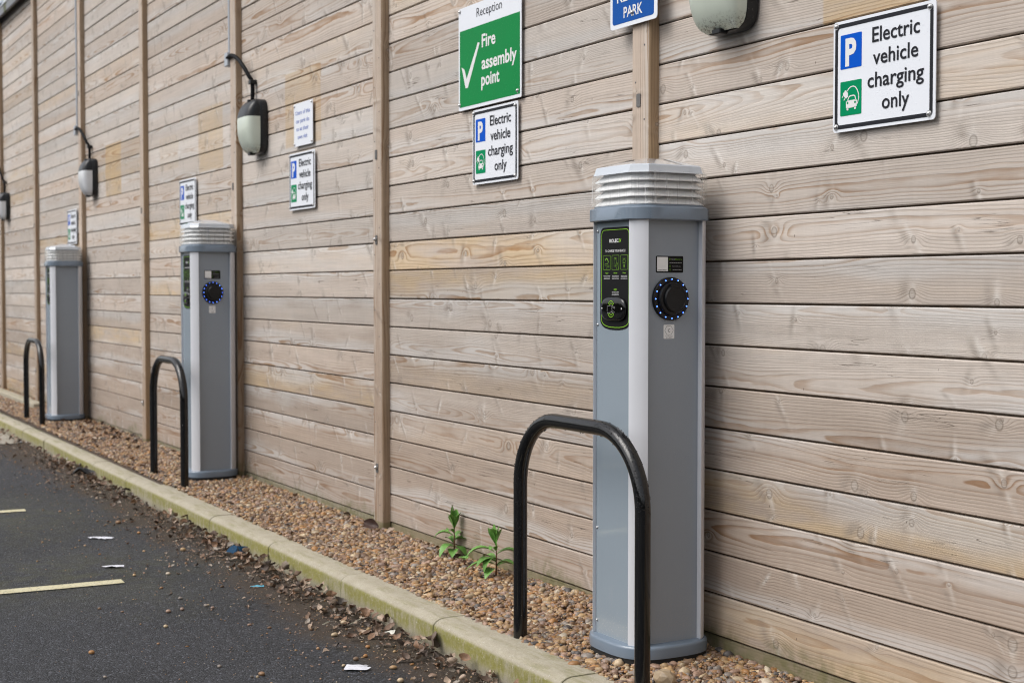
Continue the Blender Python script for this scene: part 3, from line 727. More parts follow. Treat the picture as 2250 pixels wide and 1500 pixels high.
        done(bm, 'green_print', M['lime_dim'], st)
        bm = bmesh.new(); flat(bm, rrect(-.0291, .0094, .9545, .9958, .003), 'S', dS, dS + .0006); cs = done(bm, 'letter_sticker', M['white'], t)
        bm = bmesh.new(); stroke(bm, [(-.0100 + .0155*math.cos(R(60*k)), .9792 + .0143*math.sin(R(60*k))) for k in range(6)], .0009, 'S', 0, dS + .0009, True)
        text(bm, 'C', -.0100, .9744, 'S', dS + .0009, None, .0095, .012, 'C'); text(bm, 'Three Phase AC', -.0100, .9605, 'S', dS + .0009, .027, .0024, .01, 'C'); text(bm, 'Up to 22kW', -.0100, .9567, 'S', dS + .0009, .021, .0024, .01, 'C')
        done(bm, 'printed_letter', M['ink'], cs)
    return t
charger((-3.555, 2.447, 0), 'nearest and largest grey charging pillar with instruction panel and blue lit socket')
c2 = charger((-8.014, 2.447, .015), 'middle grey charging pillar with blue lit socket behind the second hoop')
c3 = charger((-11.96, 2.447, .03), 'farthest grey charging pillar with a blank side and no socket ring', False)

c2.scale = (.955, .955, .995); c3.scale = (.93, .93, .965)
# ------------------------------------------------------------------ hoop barriers
def hoop(x0, x1, y, z0, top, label, drops):
    h = top - z0; w = x1 - x0; r = .215; rad = .022
    t = thing('hoop_barrier', ((x0 + x1)/2, y, z0), label, 'barrier', 'black hoop barriers guarding the chargers')
    pts = [(-w/2, 0, -.12), (-w/2, 0, h - r)]
    for k in range(1, 15): a = math.pi - math.pi/2*k/14; pts.append((-w/2 + r + r*math.cos(a), 0, h - r + r*math.sin(a)))
    for k in range(0, 15): a = math.pi/2 - math.pi/2*k/14; pts.append((w/2 - r + r*math.cos(a), 0, h - r + r*math.sin(a)))
    pts += [(w/2, 0, -.12)]
    bm = bmesh.new(); tube(bm, pts, rad, 28); done(bm, 'tube', M['hoop'], t, 60)
    bm = bmesh.new(); rd = random.Random(int(-x0*10))
    mid = [Vector(p) for p in pts[1:-1]]
    for k in range(drops):
        i = rd.randrange(len(mid) - 1); f_ = rd.random(); p = mid[i].lerp(mid[i+1], f_); t_ = (mid[i+1] - mid[i]).normalized(); up = Vector((0, -1, 0)).cross(t_); up = up if up.z > 0 else -up
        hang = k % 3 == 0
        if hang and abs(p.x) > w/2 - .12: continue
        a = rd.gauss(0, .22) if hang else rd.uniform(-1.5, 1.0); nrm = (-up if hang else up)*math.cos(a) + Vector((0, 1, 0))*math.sin(a)
        s_ = rd.uniform(.0008, .0022)
        bmesh.ops.create_icosphere(bm, subdivisions=1, radius=s_, matrix=Matrix.Translation(p + nrm*(rad + s_*.2)) @ Matrix.Diagonal((1, 1, 1.3 if hang else .8, 1)))
    wd = done(bm, 'water_drops', M['hoop'], t, True); wd['kind'] = 'stuff'
    return t
hoop(-3.884, -3.203, 2.187, 0, .7045, 'nearest wet glossy black hoop barrier in front of the largest charger', 420)
hoop(-8.335, -7.700, 2.212, .012, .70, 'middle black hoop barrier in front of the second charger', 160)
hoop(-12.28, -11.62, 2.20, .02, .685, 'farthest black hoop barrier at the far left of the gravel', 60)

# ------------------------------------------------------------------ signs
def sign_base(name, x0, x1, z0, z1, y, label, cat='sign', group=None, r=.010, mat='sign_white'):
    t = thing(name, ((x0 + x1)/2, y, (z0 + z1)/2), label, cat, group)
    w, h = (x1 - x0)/2, (z1 - z0)/2
    bm = bmesh.new(); flat(bm, rrect(-w, w, -h, h, r), 'F', -.0025, 0); done(bm, 'plate', M[mat], t)
    for zr in (-h*.5, h*.5 - .02):
        bm = bmesh.new(); box(bm, -w*.8, w*.8, .0026, .0115, zr, zr + .02); done(bm, 'mounting_rail', M['galv'], t)
    return t, w, h
def bolts(t, pts, d=.0, washer=.0085):
    for u, v in pts:
        bm = bmesh.new(); screw(bm, u, v, 'F', d, .0058, .006, washer); done(bm, 'bolt', M['steel'], t, 40)
def pic(x, y):       # pictogram drawing grid -> 0..1 in the green square
    u = (x - 162)/275; yt = 790 - 50*u; yb = 1240 - 40*u; return u, 1 - (y - yt)/(yb - yt)
def ev_sign(xc, zc, label):
    W, H = .369, .2935
    t, w, h = sign_base('charging_sign', xc - W/2, xc + W/2, zc - H/2, zc + H/2, D - .0145, label, 'sign', 'electric vehicle charging signs')
    q = lambda x, z: (x + 2.7555, z - 1.6650)      # from the measured near sign
    bm = bmesh.new(); band(bm, rrect(-w + .007, w - .009, -h + .008, h - .008, .012), rrect(-w + .0175, w - .0195, -h + .0185, h - .0185, .010), 'F', 0, .0007); done(bm, 'border', M['ink'], t)
    d1, d2 = .0007, .0012
    a, b = q(-2.9120, 1.6835), q(-2.8318, 1.7735); bm = bmesh.new(); flat(bm, rrect(a[0], b[0], a[1], b[1], .003), 'F', 0, d1); ps = done(bm, 'parking_symbol', M['sign_blue'], t)
    bm = bmesh.new(); text(bm, 'P', (a[0] + b[0])/2, a[1] + .0095, 'F', d2, .0415, .0705, .04, 'C'); done(bm, 'letter', M['print_white'], ps)
    a, b = q(-2.9115, 1.5600), q(-2.8310, 1.6505); bm = bmesh.new(); flat(bm, rrect(a[0], b[0], a[1], b[1], .003), 'F', 0, d1); gs = done(bm, 'charging_symbol', M['sign_green'], t)
    g = lambda x, y: (a[0] + (b[0] - a[0])*pic(x, y)[0], a[1] + (b[1] - a[1])*pic(x, y)[1])
    bm = bmesh.new()
    stroke(bm, [g(*p) for p in ((255, 908), (272, 875), (300, 848), (330, 838), (360, 848), (385, 885), (402, 940), (403, 1000), (392, 1050), (380, 1075))], .0028, 'F', 0, d2)
    flat(bm, [g(*p) for p in ((240, 893), (252, 918), (264, 930), (264, 978), (240, 1004), (222, 990), (198, 945), (206, 925), (218, 922), (222, 900))][::-1], 'F', d1, d2)
    stroke(bm, [g(205, 962), g(188, 994)], .0026, 'F', 0, d2); stroke(bm, [g(228, 1000), g(212, 1028)], .0026, 'F', 0, d2)
    stroke(bm, [g(*p) for p in ((258, 1040), (280, 978), (300, 966), (340, 959), (355, 966), (368, 1018))], .0032, 'F', 0, d2)
    flat(bm, [g(*p) for p in ((240, 1050), (262, 1030), (368, 1012), (380, 1022), (380, 1098), (366, 1108), (254, 1134), (240, 1130))][::-1], 'F', d1, d2)
    flat(bm, [g(*p) for p in ((249, 1128), (271, 1124), (271, 1152), (262, 1162), (249, 1156))][::-1], 'F', d1, d2)
    flat(bm, [g(*p) for p in ((347, 1106), (368, 1102), (368, 1136), (358, 1145), (347, 1142))][::-1], 'F', d1, d2)
    done(bm, 'pictogram', M['print_white'], gs)
    for cc in ((261, 1062), (358, 1048)):
        bm = bmesh.new(); flat(bm, circle(*g(*cc), .0032, 12), 'F', d2, d2 + .0004); done(bm, 'lamp_dot', M['sign_green'], gs)
    bm = bmesh.new()
    for s_, x0, x1, zb in (('Electric', -2.7925, -2.6246, 1.7390), ('vehicle', -2.7893, -2.6296, 1.6812), ('charging', -2.8085, -2.6095, 1.6232), ('only', -2.7553, -2.6590, 1.5636)):
        p = q((x0 + x1)/2, zb); text(bm, s_, p[0], p[1], 'F', d2, x1 - x0, .0400, .012, 'C')
    done(bm, 'lettering', M['ink'], t)
    bolts(t, [(-w + .0115, h - .012), (-w + .0125, -h + .0145), (w - .0205, -h + .0155), (w - .0205, h - .0155)])
ev_sign(-2.7555, 1.6650, 'largest nearest electric vehicle charging sign at the right of the wall')
ev_sign(-4.855, 1.6600, 'electric vehicle charging sign directly below the green fire assembly sign')
ev_sign(-6.945, 1.6580, 'electric vehicle charging sign below the small white notice with blue writing')
ev_sign(-9.000, 1.6580, 'electric vehicle charging sign right above the middle charging pillar')
ev_sign(-12.44, 1.6300, 'tiny blurred electric vehicle charging sign above the farthest charging pillar')
# green fire assembly sign
t, w, h = sign_base('fire_assembly_sign', -5.161, -4.645, 1.8170, 2.2255, D - .0145, 'green and white fire assembly point sign with a big tick', 'sign', None, .008)
q = lambda x, z: (x + 4.903, z - 2.02125)
a, b = q(-5.149, 1.8300), q(-4.656, 2.1340); bm = bmesh.new(); flat(bm, rrect(a[0], b[0], a[1], b[1], .002, 2), 'F', 0, .0007); gf = done(bm, 'green_field', M['fire_green'], t)
bm = bmesh.new()
for s_, x0, x1, zb, hh in (('Fire', -4.9595, -4.8470, 2.0460, .0560), ('assembly', -4.9600, -4.6790, 1.9600, .0560), ('point', -4.9635, -4.8150, 1.8800 + .016, .0560)):
    p = q(x0, zb); text(bm, s_, p[0], p[1], 'F', .0012, x1 - x0, hh*.92, .024)
flat(bm, [q(*p) for p in ((-5.133, 1.990), (-5.108, 1.978), (-5.089, 1.938), (-4.992, 2.070), (-4.977, 2.066), (-5.078, 1.903), (-5.098, 1.903))][::-1], 'F', .0007, .0012)
done(bm, 'lettering', M['print_white'], gf)
bm = bmesh.new(); p = q(-5.004, 2.1700); text(bm, 'Reception', p[0], p[1], 'F', .0008, .208, .0370, -.004); done(bm, 'heading', M['ink'], t)
bolts(t, [(-w + .012, h - .012), (-w + .010, -h + .024), (w - .028, -h + .026), (w - .012, h - .012)])
# blue retail park sign on the post
t, w, h = sign_base('retail_park_sign', -3.9795, -3.7105, 1.9510, 2.35, D - .0525, 'blue and white retail park sign on the nearest post', 'sign', None, .012)
q = lambda x, z: (x + 3.845, z - 2.1505)
a, b = q(-3.9655, 1.9650), q(-3.7280, 2.338); bm = bmesh.new(); flat(bm, rrect(a[0], b[0], a[1], b[1], .010), 'F', 0, .0007); bf = done(bm, 'blue_field', M['park_blue'], t)
bm = bmesh.new(); p = q(-3.8995, 1.9805); text(bm, 'PARK', p[0], p[1], 'F', .0012, .1085, .0360, .016); p = q(-3.9385, 2.0340); text(bm, 'RETAIL', p[0], p[1], 'F', .0012, .185, .0360, .016)
done(bm, 'lettering', M['print_white'], bf); bolts(t, [(q(-3.8485, 1.990)), (q(-3.8485, 2.30))], .0012)
# small white notice
t, w, h = sign_base('car_park_notice', -7.0545, -6.7870, 1.8375, 2.0583, D - .0145, 'small white notice with blue writing about car park risk', 'notice', None, .004)
q = lambda x, z: (x + 6.92075, z - 1.9479)
bm = bmesh.new()
for s_, x0, x1, zb in (('Users of this', -7.0300, -6.8230, 1.9985), ('car park do', -7.0250, -6.8350, 1.9560), ('so at their', -7.0190, -6.8440, 1.9155), ('own risk', -7.0010, -6.8600, 1.8740)):
    p = q(x0, zb); text(bm, s_, p[0], p[1], 'F', .0006, x1 - x0, .0225, .006)
done(bm, 'lettering', M['blue_ink'], t); bolts(t, [(-w + .010, h - .012), (-w + .010, -h + .012), (w - .010, -h + .012), (w - .010, h - .012)], 0, .006)

# ------------------------------------------------------------------ bulkhead lamps with their cables
def lamp(xr, z0, label, mat, H=.300, W=.225, conduit=None, cable=None):
    t = thing('bulkhead_lamp', (xr - W/2, D, z0), label, 'lamp', 'bulkhead lamps on the wall')
    bd = .045
    sq = lambda s_: [(u, v + H/2) for u, v in ((W/2*s_*math.copysign(abs(math.cos(a))**(2/5), math.cos(a)), H/2*s_*math.copysign(abs(math.sin(a))**(2/5), math.sin(a))) for a in (2*math.pi*k/48 for k in range(48)))]
    bm = bmesh.new(); loft(bm, [[fr('F', u, v, dd_) for u, v in sq(s_)] for s_, dd_ in ((.94, -.0005), (1., .006), (1., bd - .004), (.985, bd))]); done(bm, 'back_box', M['lampblack'], t, 40)
    def shell(t0, t1, name, mm, lift=0.):
        bm = bmesh.new(); nu, nv = 24, 14; rows = []
        for j in range(nv + 1):
            tt = t0 + (t1 - t0)*j/nv; v = H*tt; s2 = 2*tt - 1
            hw = W/2*.975*(1 - abs(s2)**5)**(1/5) if abs(s2) < 1 else 0
            dep = .076*(max(0., 1 - abs((tt - .56)/(.56 if tt < .56 else .44))**2.3))**.62 + lift
            row = []
            for i in range(nu + 1):
                s = -1 + 2*i/nu
                u = hw*math.copysign(1 - (1 - abs(s))**1.6, s); prof_ = (1 - abs(s)**3.2)
                row.append(bm.verts.new(fr('F', u, v, bd + dep*max(0., prof_)**.55)))
            rows.append(row)
        for j in range(nv):
            for i in range(nu): bm.faces.new((rows[j][i], rows[j][i+1], rows[j+1][i+1], rows[j+1][i]))
        bmesh.ops.remove_doubles(bm, verts=bm.verts, dist=.0002)
        return done(bm, name, M[mm], t, 50)
    shell(.012, .665, 'diffuser', mat); shell(.668, .985, 'hood', 'lampblack', .0015)
    bm = bmesh.new(); box(bm, -.012, .012, -bd - .035, -bd - .004, H*.985 - .012, H*.985 + .004, .003); done(bm, 'hinge_tab', M['black'], t)
    bm = bmesh.new(); box(bm, -.02, .02, -bd - .03, -bd + .002, -.006, .010, .003); done(bm, 'bottom_clip', M['black'], t)
    bm = bmesh.new(); screw(bm, W*.36, H*.12, 'F', bd + .030, .005, .004); done(bm, 'screw', M['steel'], t)
    return t
def cable_run(x_pipe, z_box, z_top, x_in, z_in, label, pipe=True):
    y = D - .028
    t = thing('cable_run', (x_pipe, y, z_box), label, 'conduit', 'cable runs feeding the lamps')
    if pipe:
        bm = bmesh.new(); tube(bm, [(0, 0, .03), (0, 0, z_top - z_box)], .0125, 12); done(bm, 'conduit_pipe', M['pvc'], t, 50)
        for z in np.arange(.45, z_top - z_box, .6):
            bm = bmesh.new(); box(bm, -.019, .019, -.004, .026, z - .008, z + .008, .003); done(bm, 'pipe_clip', M['dull'], t)
        bm = bmesh.new(); box(bm, -.03, .03, -.028, .026, -.045, .034, .005, 2); done(bm, 'junction_box', M['pvc'], t)
    dx, dz = x_in - x_pipe, z_in - z_box; yo = -.024
    P = [Vector(p) for p in ((.012, -.02, .002), (dx*.28, yo, .004), (dx*.56, yo, dz*.10), (dx*.82, yo, dz*.28), (dx*.96, yo*.4, dz*.48), (dx, .006, dz*.62), (dx, .006, dz))]
    pts = []
    for i in range(len(P) - 1):
        p0, p1, p2, p3 = P[max(i-1, 0)], P[i], P[i+1], P[min(i+2, len(P)-1)]
        for k in range(6):
            s = k/6; pts.append(.5*((2*p1) + (p2 - p0)*s + (2*p0 - 5*p1 + 4*p2 - p3)*s*s + (3*p1 - p0 - 3*p2 + p3)*s**3))
    pts.append(P[-1])
    bm = bmesh.new(); tube(bm, pts, .0115, 12); done(bm, 'flex_cable', M['cable'], t, True)
    bm = bmesh.new(); box(bm, dx - .02, dx + .02, -.012, .026, dz*.60 - .012, dz*.60 + .012, .003); done(bm, 'cable_clip', M['black'], t)
    return t
LW = .225
lamp(-7.492, 1.845, 'bulkhead lamp with greenish diffuser between the middle charger and white notice', 'diff_green')
lamp(-11.522, 1.842, 'bulkhead lamp with white diffuser above the gap between far chargers', 'diff_white')
lamp(-15.46, 1.820, 'bulkhead lamp cut by the left edge of the photo', 'diff_white', .285)
lamp(-3.268, 1.852, 'large yellowed bulkhead lamp cut by the top edge beside the blue sign', 'diff_green', .300)
cable_run(-8.065, 2.435, 3.95, -7.492 - LW*.89, 2.135, 'grey conduit and black cable feeding the greenish lamp beside the white notice')
cable_run(-12.12, 2.42, 3.95, -11.522 - LW*.89, 2.13, 'grey conduit and black cable feeding the second lamp from the left')
cable_run(-16.03, 2.41, 3.95, -15.46 - LW*.89, 2.09, 'black cable looping down to the lamp at the left edge')

# ------------------------------------------------------------------ gravel (one mass of stones)
def ico(level):
    bm = bmesh.new(); bmesh.ops.create_icosphere(bm, subdivisions=level, radius=1); bm.verts.ensure_lookup_table()
    v = np.array([x.co[:] for x in bm.verts]); f = np.array([[q.index for q in x.verts] for x in bm.faces]); bm.free(); return v, f
PAL = np.array([(.40, .27, .15), (.30, .185, .105), (.22, .15, .10), (.27, .245, .235), (.36, .25, .20), (.52, .43, .31), (.40, .215, .085), (.10, .092, .095), (.30, .22, .19), (.46, .33, .19), (.19, .115, .07), (.58, .53, .45)])
PAL *= np.array([.86, .80, .71])
PW_ = np.array([.15, .14, .11, .09, .12, .08, .08, .05, .08, .07, .07, .03]); PW_ /= PW_.sum()
def stones(name, P, rad, level, flatt=(.35, .95), tone=None, kind='stuff', mat='stone'):
    v, f = ico(level); n = len(P); nv, nf = len(v), len(f)
    sc = np.stack([rad*rng.uniform(.8, 1.5, n), rad*rng.uniform(.7, 1.05, n), rad*rng.uniform(*flatt, n)], 1)
    ang = rng.uniform(0, 2*np.pi, n); tilt = rng.normal(0, .35, n); ca, sa, ct, st = np.cos(ang), np.sin(ang), np.cos(tilt), np.sin(tilt)
    wob = 1 + rng.normal(0, .10 if level > 1 else .13, (n, nv, 1))
    q = v[None]*sc[:, None, :]*wob
    x, y, z = q[..., 0], q[..., 1], q[..., 2]
    y, z = y*ct[:, None] - z*st[:, None], y*st[:, None] + z*ct[:, None]
    x, y = x*ca[:, None] - y*sa[:, None], x*sa[:, None] + y*ca[:, None]
    V = (np.stack([x, y, z], -1) + P[:, None, :]).reshape(-1, 3)
    F = (f[None] + (np.arange(n)*nv)[:, None, None]).reshape(-1)
    me = bpy.data.meshes.new(name); me.vertices.add(len(V)); me.vertices.foreach_set('co', V.astype(np.float32).ravel())
    me.loops.add(len(F)); me.loops.foreach_set('vertex_index', F.astype(np.int32)); me.polygons.add(n*nf)
    me.polygons.foreach_set('loop_start', np.arange(0, len(F), 3, dtype=np.int32)); me.polygons.foreach_set('use_smooth', np.ones(n*nf, bool))
    me.update(calc_edges=True)
    c = (PAL[rng.choice(len(PAL), n, p=PW_)] if tone is None else tone)*rng.uniform(.75, 1.2, (n, 1))
    c4 = np.concatenate([np.repeat(c, nv, 0), np.ones((n*nv, 1))], 1).astype(np.float32)
    a = me.attributes.new('tone', 'FLOAT_COLOR', 'POINT'); a.data.foreach_set('color', c4.ravel())
    me.materials.append(M[mat]); o = bpy.data.objects.new(name, me); link(o)
    if kind: o['kind'] = kind
    return o
def bed(x0, x1, n, rm, rs, lay):
    x = rng.uniform(x0, x1, n); y = 2.165 + (2.655 - 2.165)*rng.random(n); r = np.clip(rm*np.exp(rng.normal(0, rs, n)), .0028, .017)
    z = gz(x, y) - .010 + rng.uniform(0, lay, n)
    return np.stack([x, y, z], 1), r
P1, r1_ = bed(-6.2, -1.9, 34000, .0054, .48, .012); P2, r2_ = bed(-13.4, -6.2, 34000, .0072, .36, .012); P3, r3_ = bed(-20, -13.4, 9000, .011, .3, .012); P4, r4_ = bed(-1.9, 2.4, 9000, .010, .3, .012)
o = stones('gravel', P1, r1_, 2); tag(o, 'near stretch of brown and tan pea gravel between kerb and wall', 'gravel')
Pf = np.concatenate([P2, P3, P4]); rf = np.concatenate([r2_, r3_, r4_])
o = stones('gravel', Pf, rf, 1); tag(o, 'far stretch of brown gravel running past the farther chargers', 'gravel')
# loose grit over the asphalt
n = 3600; x = -2.8 - 9.5*rng.random(n)**1.3; y = 2.04 - np.abs(rng.exponential(.33, n)); ok = y > -.2; x, y = x[ok], y[ok]
r = np.clip(.0022*np.exp(rng.normal(0, .5, len(x))), .0008, .0075)
o = stones('grit', np.stack([x, y, np.full(len(x), GROUND) + r*.4], 1), r, 1); tag(o, 'loose grit scattered over the asphalt', 'grit')

# pebbles one can pick out on the asphalt
def on_ground(px, py, z=GROUND):      # a pixel of the photograph back to the ground it shows (placing only)
    f = 3125.; c = Vector((px - 1125, -(py - 750), -f)); dv = cam.matrix_basis.to_3x3() @ c; tt = (z - 1.10)/dv.z; return Vector((0, 0, 1.10)) + dv*tt
peb = [(735, 1397, .011, 5), (810, 1385, .009, 9), (758, 1422, .006, 4), (808, 1423, .009, 6), (782, 1450, .010, 2), (803, 1443, .008, 6), (864, 1469, .010, 0), (755, 1464, .007, 5), (755, 1370, .012, 5), (370, 1345, .011, 4), (400, 1340, .009, 8), (364, 1378, .008, 5), (396, 1316, .008, 3), (201, 1436, .010, 6), (467, 1337, .008, 8), (452, 1332, .008, 3), (260, 1150, .014, 1), (402, 1210, .012, 9), (305, 1172, .010, 6), (369, 1262, .009, 11), (295, 1265, .008, 9), (880, 1498, .011, 5), (482, 1465, .008, 3), (575, 1483, .009, 1)]
vI, fI = ico(2)
for k, (px, py, r, c) in enumerate(peb):
    p = on_ground(px, py); q = random.Random(k)
    me = bpy.data.meshes.new('pebble'); s_ = (r*q.uniform(.95, 1.3), r*q.uniform(.8, 1.), r*q.uniform(.6, .8))
    me.from_pydata([(a*s_[0]*(1 + q.gauss(0, .05)), b*s_[1]*(1 + q.gauss(0, .05)), g*s_[2] + s_[2]*.8) for a, b, g in vI], [], fI.tolist())
    for pp in me.polygons: pp.use_smooth = True
    a = me.attributes.new('tone', 'FLOAT_COLOR', 'POINT'); a.data.foreach_set('color', np.tile((*PAL[c], 1), len(vI)).astype(np.float32))
    o = from_mesh('pebble', me, M['stone']); o.location = p; o.rotation_euler = (0, 0, q.uniform(0, 6)); tag(o, 'small rounded pebble lying loose on the dark asphalt', 'pebble', 'loose pebbles on the asphalt')
me = bpy.data.meshes.new('rock'); q = random.Random(77)
me.from_pydata([(a*.042*(1 + q.gauss(0, .08)), b*.028*(1 + q.gauss(0, .08)), g*.026*(1 + q.gauss(0, .08)) + .012) for a, b, g in vI], [], fI.tolist())
a = me.attributes.new('tone', 'FLOAT_COLOR', 'POINT'); a.data.foreach_set('color', np.tile((.36, .27, .17, 1), len(vI)).astype(np.float32))
o = from_mesh('rock', me, M['stone']); o.location = (-3.235, 2.285, .002); tag(o, 'large tan rock in the gravel beside the nearest hoop leg', 'rock')

# ------------------------------------------------------------------ dead leaves
LV, LF, LT = [], [], []
def dead_leaf(V, F, T, pos, size, rot, curl, tone, q, lobes=True):
    nu, nv = 6, 4; b = len(V); Rm = Euler(rot).to_matrix()
    for i in range(nu + 1):
        u = i/nu; wd = math.sin(math.pi*min(1, u*.93 + .05))**.8*(.30 + (.11*math.sin(u*19) if lobes else 0))
        for j in range(nv + 1):
            v = -1 + 2*j/nv
            p = Vector(((u - .5), v*wd, 0)); p.z = curl[0]*(p.x**2) + curl[1]*(p.y**2)*2 + q.gauss(0, .045)
            p = Rm @ (p*size); V.append((pos[0] + p.x, pos[1] + p.y, pos[2] + p.z)); k = q.uniform(.8, 1.15); T.append((tone[0]*k, tone[1]*k, tone[2]*k, 1))
    for i in range(nu):
        for j in range(nv): a = b + i*(nv + 1) + j; F.append((a, a + nv + 1, a + nv + 2, a + 1))
q = random.Random(31)
LTONE = [tuple(1.5*c for c in t_) for t_ in [(.115, .070, .045), (.17, .115, .08), (.085, .056, .040), (.26, .195, .145), (.060, .044, .035), (.15, .085, .048), (.20, .17, .14)]]
def drift_density(x):     # where the sweepings gather
    return .25 + .9*math.exp(-((x + 6.3)/1.1)**2) + .9*math.exp(-((x + 9.4)/.8)**2) + .55*math.exp(-((x + 4.6)/.5)**2) + .4*math.exp(-((x + 3.7)/.5)**2)
cnt = 0
while cnt < 900:
    x = q.uniform(-12.5, -3.0)
    if q.random() > drift_density(x)/1.6: continue
    d = abs(q.gauss(0, .06)) if q.random() < .65 else abs(q.gauss(0, .20)); y = 2.035 - d
    s_ = q.uniform(.018, .050)*(1 - min(.5, d*1.3)); up = q.random() < .55 and d < .09
    rot = (q.uniform(-.5, .5) + (q.uniform(.6, 1.5) if up else 0), q.uniform(-.6, .6), q.uniform(0, 6.28))
    dead_leaf(LV, LF, LT, (x, y, GROUND + .006 + (s_*.45 if up else s_*.12) + max(0, .03 - d*.3)*q.random()), s_, rot, (q.uniform(-.5, 1.6), q.uniform(-.5, 2.2)), q.choice(LTONE), q); cnt += 1
for _ in range(230):      # leaves caught on the gravel, thick beyond the second charger
    x = q.gauss(-10.6, .75) if q.random() < .62 else q.uniform(-9, -4.2); y = q.uniform(2.2, 2.62) if x < -9.4 else q.choice((q.uniform(2.18, 2.3), q.uniform(2.55, 2.62)))
    s_ = q.uniform(.02, .055)
    dead_leaf(LV, LF, LT, (x, y, float(gz(x, y)) + s_*.2), s_, (q.uniform(-.7, .9), q.uniform(-.6, .6), q.uniform(0, 6.28)), (q.uniform(-.4, 1.4), q.uniform(-.4, 2.)), q.choice(LTONE), q)
for _ in range(9000):     # crumbs
    x = q.uniform(-12.5, -2.9); d = abs(q.expovariate(1/.075)); y = 2.045 - d
    if q.random() > drift_density(x)/1.2: continue
    s_ = q.uniform(.002, .010); b = len(LV); tn = q.choice(LTONE); an = q.uniform(0, 6.28); z = GROUND + .002 + max(0, .012 - d*.12)*q.random()
    for k in range(4):
        a = an + k*1.57 + q.uniform(-.4, .4); rr = s_*(.4 if k % 2 else 1)*q.uniform(.6, 1.1); LV.append((x + rr*math.cos(a), y + rr*math.sin(a), z + q.uniform(0, s_*.9))); LT.append((*tn, 1))
    LF.append((b, b + 1, b + 2, b + 3))
def tone_mesh(name, V, F, T, mat):
    me = bpy.data.meshes.new(name); me.from_pydata(V, [], F); a = me.attributes.new('tone', 'FLOAT_COLOR', 'POINT'); a.data.foreach_set('color', np.array(T, np.float32).ravel())
    for p in me.polygons: p.use_smooth = True
    return from_mesh(name, me, M[mat])
o = tone_mesh('leaf_litter', LV, LF, LT, 'leaf'); tag(o, 'dead brown leaves and crumbs swept along the kerb', 'leaf litter', kind='stuff')
def one_leaf(pos, size, rot, curl, tone, label):
    V, F, T = [], [], []; dead_leaf(V, F, T, (0, 0, 0), size, rot, curl, tone, random.Random(int(size*1e4)), True)
    o = tone_mesh('dead_leaf', V, F, T, 'leaf'); o.location = pos; tag(o, label, 'leaf', 'single dead leaves')
one_leaf((-5.905, 2.555, .035), .08, (1.1, .2, .6), (.6, 1.8), (.075, .042, .033), 'dark curled leaf leaning on the foot of the wall post')
one_leaf((-4.20, 2.028, GROUND + .045), .085, (1.4, -.3, 2.5), (.8, 1.6), (.14, .10, .075), 'upright dry leaf against the kerb beside a joint')
one_leaf((-4.58, 2.03, GROUND + .035), .06, (1.3, .5, 2.2), (.8, 1.4), (.085, .055, .04), 'small dark pointed leaf against the kerb by torn paper')
one_leaf((-4.94, 2.0, GROUND + .022), .05, (.6, .4, 1.2), (2.6, 2.5), (.19, .165, .145), 'grey crumpled leaf lying in the debris at the kerb foot')
one_leaf((-5.60, 2.02, GROUND + .04), .065, (.9, .3, 3.2), (1.2, 1.9), (.20, .155, .115), 'pale curled leaf at the kerb foot beyond the blue wrapper')

# ------------------------------------------------------------------ litter
def scrap(name, pts, loc, mat, label, cat, z=.004, seed=1, crumple=.004, strip=None):
    bm = bmesh.new(); r = random.Random(seed)
    if strip:
        A = []; B = []
        for i, (a, b, zz, ww) in enumerate(strip): A.append(bm.verts.new((a, b - ww, zz + .004))); B.append(bm.verts.new((a + r.uniform(-.004, .004), b + ww, zz)))
        for i in range(len(A) - 1): bm.faces.new((A[i], A[i+1], B[i+1], B[i]))
    else:
        vs = [bm.verts.new((a, b, r.uniform(0, crumple))) for a, b in pts]; c = bm.verts.new((sum(a for a, _ in pts)/len(pts), sum(b for _, b in pts)/len(pts), crumple*1.2))
        for i in range(len(vs)): bm.faces.new((vs[i], vs[(i+1) % len(vs)], c))
        bmesh.ops.subdivide_edges(bm, edges=bm.edges, cuts=2)
        for v in bm.verts: v.co.z += r.gauss(0, crumple*.12)
    bmesh.ops.solidify(bm, geom=bm.faces[:], thickness=.0004)
    o = done(bm, name, M[mat]); o.location = (loc[0], loc[1], GROUND + z); return tag(o, label, cat)
p = on_ground(780, 1469)
o = scrap('torn_receipt', [(-.030, -.030), (.045, -.028), (.052, .005), (.034, .010), (.036, .030), (.0, .034), (-.034, .026)], p, 'paper', 'torn white paper receipt lying flat on the asphalt near the bottom', 'paper'); o.rotation_euler = (0, 0, .9)
bm = bmesh.new(); rr = random.Random(4)
for _ in range(22):
    a, b = rr.uniform(-.025, .035), rr.uniform(-.018, .022); s_ = rr.uniform(.001, .004); bm.faces.new([bm.verts.new((a + s_*c, b + .0008*e, .0085)) for c, e in ((-1, -1), (1, -1), (1, 1), (-1, 1))])
ob = done(bm, 'smudged_print', M['print_grey'], o)
p = on_ground(748, 1386)
o = scrap('plastic_strip', None, p, 'tissue', 'twisted cream plastic strip on the mud by the kerb', 'litter', .014, 2, strip=[(-.065, 0, .006, .007), (-.045, .012, .016, .011), (-.02, .01, .018, .009), (.005, -.006, .010, .007), (.035, -.008, .012, .009), (.06, .004, .024, .007), (.08, .016, .034, .005)]); o.rotation_euler = (0, 0, .95)
p = on_ground(856, 1397)
o = scrap('paper_scrap', [(-.05, -.004), (-.01, .002), (.0, .014), (.04, .012), (.055, .002), (.03, -.006), (.012, -.024), (.002, -.01)], p, 'tissue', 'torn white scrap under a dark leaf at the kerb', 'litter', .012, 3, .008); o.rotation_euler = (.1, -.15, .95)
